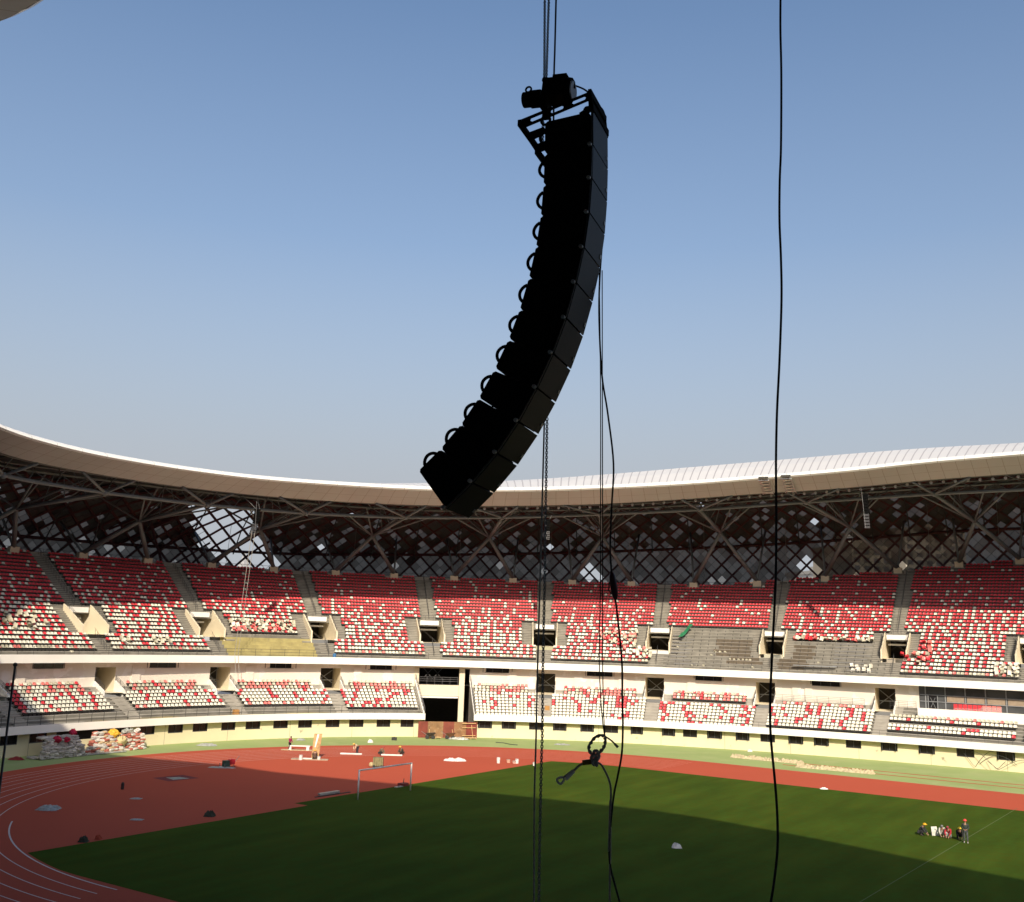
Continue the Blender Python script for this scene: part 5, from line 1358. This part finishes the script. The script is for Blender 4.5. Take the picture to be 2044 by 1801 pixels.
# open pit with concrete sides
pc=np.array([-6.7,31.45,0]); m=MB(); h=2.1
q=[pc+(-h*.75,h*.75,.014),pc+(-h*.9,-h*.62,.014),pc+(h*.75,-h*.75,.014),pc+(h*.9,h*.62,.014)]
m.add(q,[(0,1,2,3)],0)
i_=[pc+(-.55,.85,.02),pc+(-.95,-.8,.02),pc+(.75,-1.15,.02),pc+(.7,.35,.02)]; m.add(i_,[(0,1,2,3)],1)
m.build('water_jump_pit',[mat('dark_red_tarpaulin',(.20,.03,.03),.9),mat('exposed_base',(.34,.36,.30),.9,.3,2)],None,label='square cut-out in the red surface showing pale concrete',cat='pit')
c=G(*D2(726,500)); m=MB(); m.tube([(c[0],c[1],0),(c[0],c[1],.5),(c[0],c[1],.62)],[.14,.14,.08],8); m.build('canister',Mt['bracket'],None,label='small dark canister standing alone on the shaded red area',cat='canister')
a,b=np.array(G(*D2(1895,538))),np.array(G(*D2(2010,520))); m=MB(); m.bar(a+(0,0,.12),b+(0,0,.12),.35,.18); m.build('sand_pit_board',Mt['film'],None,label='long pale board at the step in the goal line edge',cat='board')
m=MB(); a,b=np.array(G(*D2(1872,548))),np.array(G(*D2(2080,517))); m.bar(a+(0,0,.03),b+(0,0,.03),.22,.05); m.build('drain_slot',Mt['bracket'],None,label='dark slot along the edge of the grass left of the goal',cat='drain')
c=G(*D3_(350,480)); boxy('cutting_tool','small dark red tool with a cable near the right goal post','tool',[('tool_body',mat('tool_red',(.2,.03,.03),.6),lambda m:m.box((c[0],c[1],.15),(.5,.3,.14))),('tool_handle',Mt['bracket'],lambda m:m.tube([(c[0],c[1],.2),(c[0]+.1,c[1],.7)],.04,5)),('tool_guard',Mt['film'],lambda m:m.box((c[0]-.9,c[1]-.2,.05),(.5,.15,.05)))],(c[0],c[1],0))
# plank trestle, boards, plywood, buckets
ang0=YAW-math.pi/2+.03
XR=np.array([math.cos(ang0),math.sin(ang0),0]);YR=np.array([-math.sin(ang0),math.cos(ang0),0])
def gp(X,Y): return np.array(G(*tx_(X,Y)))
ppm=152/FPX/1.456/4.443
c=gp(398,275)
boxy('plank_trestle','white planks laid on two white blocks beside the magenta-shirted worker','planks',[
 ('plank',Mt['white'],lambda m:(m.box(c+XR*0+(0,0,.56),(1.3,.2,.06),(XR,YR,(0,0,1))))),
 ('support_block',Mt['white'],lambda m:(m.box(c-XR*1.15+(0,0,.26),(.17,.15,.23),(XR,YR,(0,0,1))),m.box(c+XR*1.05+(0,0,.26),(.17,.15,.23),(XR,YR,(0,0,1))))),
 ('base_board',Mt['sand'],lambda m:(m.box(c-XR*.1+YR*.2+(0,0,.05),(2.1,.4,.03),(XR,YR,(0,0,1)))))],tuple(c))
c=gp(1068,328); boxy('plank','white plank on the track under the bending worker','plank',[('board',Mt['white'],lambda m:m.box(c+(0,0,.12),(1.3,.17,.07),(XR,YR,(0,0,1)))),('runner',Mt['sand'],lambda m:m.box(c+(0,0,.03),(1.2,.1,.025),(XR,YR,(0,0,1))))],tuple(c))
c=gp(1592,345); boxy('plank','white plank held by two squatting workers on the track','plank',[('board',Mt['white'],lambda m:m.box(c+(0,0,.13),(1.27,.16,.07),(XR,YR,(0,0,1)))),('runner',Mt['sand'],lambda m:m.box(c+(0,0,.04),(1.2,.1,.025),(XR,YR,(0,0,1))))],tuple(c))
c=gp(610,385); Mt['ply']=mat('raw_plywood',(.52,.32,.15),.85,.25,3.,dirt=((.3,.17,.08),2.,.5,.75))
boxy('plywood_board','upright plywood board with white paint streaks standing on the track','board',[
 ('sheet',Mt['ply'],lambda m:m.hexa([c+XR*-.52+(0,0,0),c+XR*.30,c+XR*.30+YR*.06,c+XR*-.52+YR*.06,c+XR*-.40+YR*.4+(0,0,2.8),c+XR*.52+YR*.4+(0,0,2.8),c+XR*.52+YR*.46+(0,0,2.8),c+XR*-.40+YR*.46+(0,0,2.8)])),
 ('paint_streak',Mt['white'],lambda m:(m.hexa([c+XR*-.24+YR*.16+(0,0,1.3),c+XR*-.12+YR*.16+(0,0,1.3),c+XR*-.12+YR*.2+(0,0,1.3),c+XR*-.24+YR*.2+(0,0,1.3),c+XR*-.05+YR*.37+(0,0,2.75),c+XR*.2+YR*.37+(0,0,2.75),c+XR*.2+YR*.41+(0,0,2.75),c+XR*-.05+YR*.41+(0,0,2.75)])))],tuple(c))
c=gp(535,392); boxy('mixing_board','flat board strewn with paint tubs in front of the plywood','board',[('board',mat('dusty_board',(.42,.33,.24),.9,.3,2),lambda m:m.box(c+(0,0,.05),(2.1,.45,.045),(XR,YR,(0,0,1)))),('filler',Mt['white'],lambda m:m.box(c-XR*.5+(0,0,.13),(.75,.16,.05),(XR,YR,(0,0,1))))],tuple(c))
def bucket(c,label,r=.17,h=.38,m_=None,grp=None):
    t=thing('bucket',label,'bucket',tuple(c)); m=MB(); m.tube([c+(0,0,.01),c+(0,0,h)],[r*.86,r],14); m.build('pail',m_ or Mt['white'],t,smooth=False)
    m=MB(); m.tube([c+(math.cos(a)*r*1.04,math.sin(a)*r*1.04,h-.02) for a in np.linspace(0,2*math.pi,13)[:-1]],.012,5,closed=True); m.tube([c+(-r,0,h-.05),c+(-r*.6,-r*.9,h*.55),c+(r*.6,-r*.9,h*.55),c+(r,0,h-.05)],.007,4); m.build('bucket_handle',Mt['rail_grey'],t)
bucket(gp(415,396),'tall white bucket at the left end of the dusty mixing board',.21,.55)
bucket(gp(650,398),'white bucket right of the squatting worker at the plywood',.19,.42)
k3=lambda X,Y:np.array(G((1300+X/7.862)/1.456,(2120+Y/7.862)/1.456))
bucket(k3(1165,775),'tall white bucket standing alone, leftmost of the row on the red track',.21,.66)
bucket(k3(1395,765),'squat pinkish bucket second in the row on the red track',.24,.40,mat('pinkish_pail',(.62,.38,.28),.6))
bucket(k3(1590,782),'white bucket at the right of the row on the red track',.21,.52)
bucket(k3(1525,784),'low red and white tub left of the last white bucket',.2,.32,mat('red_white_tub',(.62,.4,.34),.6))
bucket(k3(1978,832),'small white bucket at the corner of the grass beside the rope',.14,.4)
c=gp(1415,492)
boxy('generator_cart','olive crate-like cart standing on the red track above the goal','cart',[
 ('crate',mat('olive_crate',(.20,.19,.09),.9,.35,3),lambda m:m.box(c+(0,0,.62),(.55,.4,.46),(XR,YR,(0,0,1)))),
 ('ribs',mat('olive_rib',(.27,.25,.14),.9),lambda m:[m.box(c+XR*(-.5+i*.25)-YR*.41+(0,0,.62),(.03,.02,.45),(XR,YR,(0,0,1))) for i in range(5)]),
 ('side_sack',mat('pale_sack',(.48,.40,.22),.9,.2,4),lambda m:m.ball(tuple(c-XR*.75+(0,0,.28)),.28,n=9,m=6)),
 ('wheels',Mt['bracket'],lambda m:[m.tube([c+XR*sx*.4-YR*.45+(0,0,.15),c+XR*sx*.4-YR*.37+(0,0,.15)],.15,10) for sx in(-1,1)])],tuple(c))
c=k3(250,-10)
# white box between the workers on the pitch
c=np.array(G(*cx(830,585))); 
boxy('seed_bag','white upright bag between the crouching workers on the pitch','bag',[('sack',mat('white_sack',(.68,.66,.60),.8,.2,5,bump=.3),lambda m:(m.hexa([c+XR*-.28-YR*.12,c+XR*.3-YR*.12,c+XR*.34+YR*.14,c+XR*-.26+YR*.14,c+XR*-.33-YR*.07+(0,0,.66),c+XR*.12-YR*.08+(0,0,.72),c+XR*.16+YR*.06+(0,0,.70),c+XR*-.3+YR*.07+(0,0,.67)]))),('print',Mt['alu'],lambda m:m.box(c-XR*.02-YR*.125+(0,0,.5),(.05,.01,.05),(XR,YR,(0,0,1))))],tuple(c))
# hoarding at the tunnel mouth
t=thing('hoarding','brown plywood hoarding closing the tunnel mouth below the stand','hoarding',pt(148,-1.2,0))
cols=[(.20,.045,.03),(.26,.15,.07),(.21,.055,.035),(.25,.13,.06),(.18,.035,.025)]
ed=[152.6,151.2,148.9,147.3,145.5,143.9]
for i in range(5):
    m=MB(); lb(m,(ed[i]+ed[i+1])/2,-1.25+(.03 if i%2 else 0),1.12,(ed[i]-ed[i+1])/2-.01,.03,1.12); m.build('panel',mat('hoarding_panel',cols[i],.85,.25,1.2,dirt=((.36,.24,.13),2.2,.52,.72) if i in(1,3) else None),t)
m=MB()
tb=mat('new_timber',(.66,.44,.2),.8,.15,4)
for z in(2.05,1.45,.35): m=MB(); m.bar(pt(146.1,-1.45,z),pt(144.1,-1.45,z+.04),.1,.07); m.build('timber_brace',tb,t)
for a_,b_ in(((144.5,-1.5,.1),(144.75,-1.5,1.9)),((147.6,-1.5,1.2),(147.4,-1.5,.2)),((151.0,-1.5,1.2),(150.9,-1.5,.3))): m=MB(); m.bar(pt(*a_),pt(*b_),.11,.06); m.build('timber_brace',tb,t)
for s,lab in((150.2,'flat wooden pallet at the foot of the hoarding, left one'),(147.,'flat wooden pallet at the foot of the hoarding, middle one'),(144.9,'flat wooden pallet at the foot of the hoarding, right one')):
    t=thing('pallet',lab,'pallet',pt(s,-2.2,0)); m=MB()
    for q in(-.45,-.15,.15,.45): lb(m,s,-2.2+q,.16,.85,.10,.02)
    m.build('deck',mat('pallet_timber',(.60,.42,.2),.85,.2,4),t); m=MB()
    for q in(-.8,0,.8): lb(m,s+q,-2.2,.07,.06,.5,.06)
    m.build('bearers',mat('pallet_bearer',(.45,.3,.14),.85,.2,4),t)
def barrow(s,lab,c1):
    t=thing('wheelbarrow',lab,'wheelbarrow',pt(s,-3.0,0)); m=MB()
    m.hexa([pt(s-.35,-3.2,.35),pt(s+.35,-3.2,.35),pt(s+.35,-2.8,.35),pt(s-.35,-2.8,.35),pt(s-.8,-3.5,.85),pt(s+.6,-3.5,.8),pt(s+.6,-2.5,.8),pt(s-.8,-2.5,.85)]); m.build('tray',mat('barrow_tray',c1,.7,.3,3),t)
    m=MB()
    for q in(-.45,.45): m.tube([pt(s+q,-3.25,.28),pt(s+q,-3.15,.28)],.28,12)
    m.build('wheel',Mt['bracket'],t); m=MB()
    for q in(-3.35,-2.65): m.tube([pt(s+.3,q,.4),pt(s+1.25,q,1.0)],.025,5)
    m.build('shafts',Mt['rail_grey'],t)
barrow(151.1,'dark wheelbarrow tipped in front of the hoarding, left one',(.05,.035,.03)); barrow(148.1,'brown wheelbarrow in front of the hoarding, right one',(.14,.06,.03))
blob('plastic_sheet','clear film heaped at the foot of the hoarding','sheet',hx_(800,1500),(3.2,.8),Mt['film'],.3,21)
c=np.array(G(*D3_(297,208))); m=MB(); m.box(c+(0,0,.2),(.35,.25,.2),(XR,YR,(0,0,1))); m.box(c+(0,0,.43),(.1,.04,.03),(XR,YR,(0,0,1))); m.build('tool_case',Mt['bracket'],None,label='small black case alone on the green apron above the goal',cat='case')
# cables loose on the wall at right
m=MB()
for k in range(4):
    P=[]
    for i in range(12):
        u=i/11; P.append(pt(73.5-k*1.3+u*(3.5+k*.4),-.25-.9*math.sin(u*math.pi)*(k%2),.15+ (2.2-k*.25)*abs(math.cos(u*2.4+k)) ))
    m.tube(P,.03,5)
m.build('loose_cable',Mt['rail'],None,label='tangle of dark cables hanging from the perimeter wall at right',cat='cable')
c=G(*D3_(985,232)); m=MB(); m.tube([np.array(G(*D3_(x,y)))+(0,0,.05) for x,y in((900,222),(950,226),(975,232),(1000,236),(1030,238))],.05,5); m.build('hose',Mt['rail'],None,label='dark hose lying on the green apron left of the rope',cat='hose')

# ---------------------------------------------------------------- rubble bags
def bag_mesh(seed,mt):
    r=random.Random(seed); m=MB(); n=8;k=5; vs=[];fs=[]
    for i in range(k+1):
        a=-math.pi/2+math.pi*i/k
        for j in range(n):
            b=2*math.pi*j/n; x=abs(math.cos(b))**.6*math.copysign(1,math.cos(b)); y=abs(math.sin(b))**.6*math.copysign(1,math.sin(b)); ca=math.cos(a)**.5 if math.cos(a)>1e-6 else 0
            vs.append((.36*x*ca*r.uniform(.9,1.1),.24*y*ca*r.uniform(.9,1.1),.13*math.sin(a)*r.uniform(.85,1.15)))
    for i in range(k):
        for j in range(n): fs.append((i*n+j,i*n+(j+1)%n,(i+1)*n+(j+1)%n,(i+1)*n+j))
    m.add(vs,fs); o=m.build('bag',mt,None,smooth=False); me=o.data; bpy.data.objects.remove(o); return me
bagm=[mat('woven_bag_grey',(.40,.37,.33),.85,.2,6),mat('woven_bag_white',(.62,.58,.52),.85,.15,6),mat('woven_bag_red',(.42,.13,.09),.85,.25,6),mat('woven_bag_tan',(.52,.38,.22),.85,.2,6)]
bags=[[bag_mesh(3+i*5+j,bagm[i]) for j in range(2)] for i in range(4)]
bl=['grey','white','brick red','tan']
def putbag(P,kind,heap_,yaw,tilt=(0,0),sc=1.):
    o=bpy.data.objects.new('rubble_bag',bags[kind][rnd.randrange(2)]); COL.objects.link(o); o.location=P; o.rotation_euler=(tilt[0],tilt[1],yaw); o.scale=(sc,)*3
    tag(o,f'{bl[kind]} woven bag in the {heap_}','bag',f'{bl[kind]} bags in the {heap_}')
def mound(sc_,dc,L,Dp,H,kinds,heap_,n,top_round=.5):
    lay=int(H/.2); cnt=0
    for l in range(lay):
        z=.11+l*.2; f=1-top_round*(l/lay)**1.5
        nl=max(3,int(L*f/.56)); nd=max(2,int(Dp*f/.44))
        for i in range(nl):
            for j in range(nd):
                if 0<l<lay-1 and 0<j<nd-1: continue         # hidden core
                if j==nd-1 and l<lay-1: continue
                s=sc_+(i-(nl-1)/2)*.56*L*f/(nl*.56)+rnd.uniform(-.1,.1); d=dc-(Dp*f/2)*0+(j-(nd-1)/2)*.44+rnd.uniform(-.08,.08)+(1-f)*.5
                putbag(pt(s,d,z+rnd.uniform(-.02,.06)),rnd.choice(kinds),heap_,ang(s)+rnd.uniform(-.35,.35)+(math.pi/2 if l%2 else 0)*(1 if rnd.random()<.3 else 0),(rnd.uniform(-.2,.2),rnd.uniform(-.2,.2)),rnd.uniform(.95,1.15)); cnt+=1
    return cnt
c1=mound(205.6,-3.0,6.0,3.0,2.3,[0,0,0,1,0],'large shaded heap at the left edge',0,.35)
c2=mound(199.2,-2.0,5.0,2.6,2.4,[1,2,0,3,2,1],'middle heap half in shadow',0,.75)
c3=mound(195.2,-1.9,3.4,2.2,1.9,[2,1,2,1],'neat sunlit stack on the right of the heaps',0,.15)
print('bags',c1,c2,c3)
def cloth(s,d,z,r,m_,label,name='cloth',sd=1):
    rr2=random.Random(sd); m=MB(); m.ball(pt(s,d,z),r,n=9,m=6,sq=(1.1,1.1,.8))
    for j in range(len(m.v)): m.v[j]=tuple(np.array(m.v[j])+np.array([rr2.uniform(-.14,.14)*r*2 for _ in range(3)]))
    m.build(name,m_,None,label=label,cat='cloth' if name=='cloth' else 'bag')
mred=mat('crimson_cloth',(.42,.01,.05),.8,.2,4)
cloth(206.3,-3.9,2.0,.42,mred,'crimson cloth on top of the shaded heap, left one'); cloth(205.2,-4.0,1.9,.36,mred,'crimson cloth on the shaded heap, middle one',sd=3); cloth(203.4,-2.6,2.5,.42,mred,'crimson cloth at the peak of the shaded heap',sd=4)
cloth(197.6,-2.0,1.9,.62,mat('yellow_bag',(.72,.42,.04),.6,.2,4),'bulging yellow bag between the two sunlit heaps','sack',5); cloth(196.9,-2.6,1.1,.65,mat('cream_bag',(.62,.52,.28),.7,.2,4),'cream sheet hanging below the yellow bag','cloth',6)
for i in range(14):
    s=195.2+rnd.uniform(-1.6,1.6); cloth(s,-2.+rnd.uniform(-.6,.6),2.0+rnd.uniform(0,.25),.28,rnd.choice([Mt['film'],Mt['filmw'],bagm[3]]),['crumpled grey film','creased white film','tan crumpled sack','small folded grey sheet','pale torn sheet'][i]+' on top of the neat sunlit bag stack','cloth',20+i) if i<5 else None
m=MB(); lb(m,199.8,-3.9,.12,2.6,.35,.06); m.build('board',Mt['film'],None,label='pale board lying in front of the middle rubble heap',cat='board')

# ---------------------------------------------------------------- the town beyond the screen
def tower(x,y,w,d,h,col,label,floors,rot=0.,win=(.10,.10,.11)):
    t=thing('apartment_block',label,'building',(x,y,0)); c_,s_=math.cos(rot),math.sin(rot)
    AX=np.array(((c_,s_,0),(-s_,c_,0),(0,0,1))); m=MB(); m.box((x,y,h/2),(w/2,d/2,h/2),AX); m.build('wall',mat('block_render',col,.9,.06,.05),t)
    m=MB()
    nf=floors; nw=int(w/4.2)
    for f in range(nf):
        z=(f+.55)*h/nf
        for i in range(nw):
            u=(i+.5)/nw*w-w/2
            p=np.array((x,y,z))+AX[0]*u-AX[1]*(d/2+.06); m.box(p,(w/nw*.28,.05,h/nf*.27),AX)
            if i<int(d/4.2):
                p=np.array((x,y,z))-AX[0]*(w/2+.06)+AX[1]*((i+.5)/int(d/4.2)*d-d/2); m.box(p,(.05,w/nw*.28,h/nf*.27),AX)
    o=m.build('windows',mat('block_windows',win,.4),t); o['kind']='stuff'
    m=MB(); m.box((x,y,h+.8),(w/2+.5,d/2+.5,.8),AX); m.box((x,y,h+2.6),(w/6,d/6,1.6),AX); m.build('roof',mat('block_roof',tuple(c*.7 for c in col),.9),t); return t
def far(x,D): d=ray(x,1150); h=np.array([d[0],d[1]]); h/=np.linalg.norm(h); return CAMP[0]+h[0]*D, CAMP[1]+h[1]*D
for i,(x,D,wd,h,col,lab) in enumerate([(1700,430,26,52,(.32,.28,.22),'beige apartment tower beyond the screen, left of the pair at right'),(1745,470,30,62,(.29,.25,.2),'brownish apartment tower beyond the screen, middle at right'),(1800,440,28,58,(.33,.3,.25),'pale apartment tower beyond the screen, near the right columns'),(1850,500,30,66,(.28,.25,.21),'tall dim apartment tower beyond the screen at far right'),(1640,520,34,48,(.55,.52,.48),'grey-white tower beyond the screen beside the crane')]):
    X,Y=far(x,D); tower(X,Y,wd,18,h,col,lab,int(h/3),YAW+.3)
X,Y=far(1115,330); tower(X,Y,30,16,26,(.40,.38,.24),'low olive building beyond the screen behind the chain',6,YAW+1.4)
X,Y=far(1182,420); tower(X,Y,60,30,24,(.62,.60,.55),'long white building with grey roof seen through the open diamond',5,YAW+1.57)
X,Y=far(1560,420); tower(X,Y,36,16,30,(.42,.40,.30),'low dull green building beyond the screen left of the crane',7,YAW+1.4)
X,Y=far(1607,380); t=thing('tower_crane','orange and yellow tower crane seen through an open diamond of the screen','crane',(X,Y,0))
m=MB(); 
for sx,sy in((-1,-1),(1,-1),(1,1),(-1,1)): m.bar((X+sx*.8,Y+sy*.8,0),(X+sx*.8,Y+sy*.8,34),.35)
for k in range(18):
    z=k*1.85; sg=1 if k%2 else -1
    for ax_ in((1,0),(0,1)):
        for o_ in(-.8,.8):
            a=(X-.8*sg*ax_[0]+o_*ax_[1],Y-.8*sg*ax_[1]+o_*ax_[0],z); b=(X+.8*sg*ax_[0]+o_*ax_[1],Y+.8*sg*ax_[1]+o_*ax_[0],z+1.85); m.bar(a,b,.2)
m.build('mast',mat('crane_yellow',(.8,.42,.05),.6),t)
lat=np.array([CR[0],CR[1],0]);lat/=np.linalg.norm(lat)
m=MB(); c=np.array([X,Y,34.]); 
for o_ in((0,0),(0,1.8)): m.bar(c-lat*22+(0,0,o_[1]),c+lat*7+(0,0,o_[1]),.22)
for k in range(-7,2): m.bar(c+lat*k*3+(0,0,0),c+lat*(k*3+1.5)+(0,0,1.8),.2); m.bar(c+lat*(k*3+1.5)+(0,0,1.8),c+lat*(k*3+3)+(0,0,0),.2)
m.build('jib',mat('crane_orange',(.6,.25,.12),.6),t)
m=MB(); m.box(c+(0,0,-2),(1.,1.,1.)); m.build('cab',Mt['window'],t)
X,Y=far(485,230); m=MB(); P=[]
t=thing('pointed_kiosk','grey glazed pavilion with a sharply pointed roof seen through the bright gap','building',(X,Y,0))
m=MB(); m.add([(X-8,Y-8,0),(X+8,Y-8,0),(X+8,Y+8,0),(X-8,Y+8,0),(X,Y,31)],[(0,1,4),(1,2,4),(2,3,4),(3,0,4)]); m.build('roof',mat('grey_glass_roof',(.38,.38,.39),.4),t)
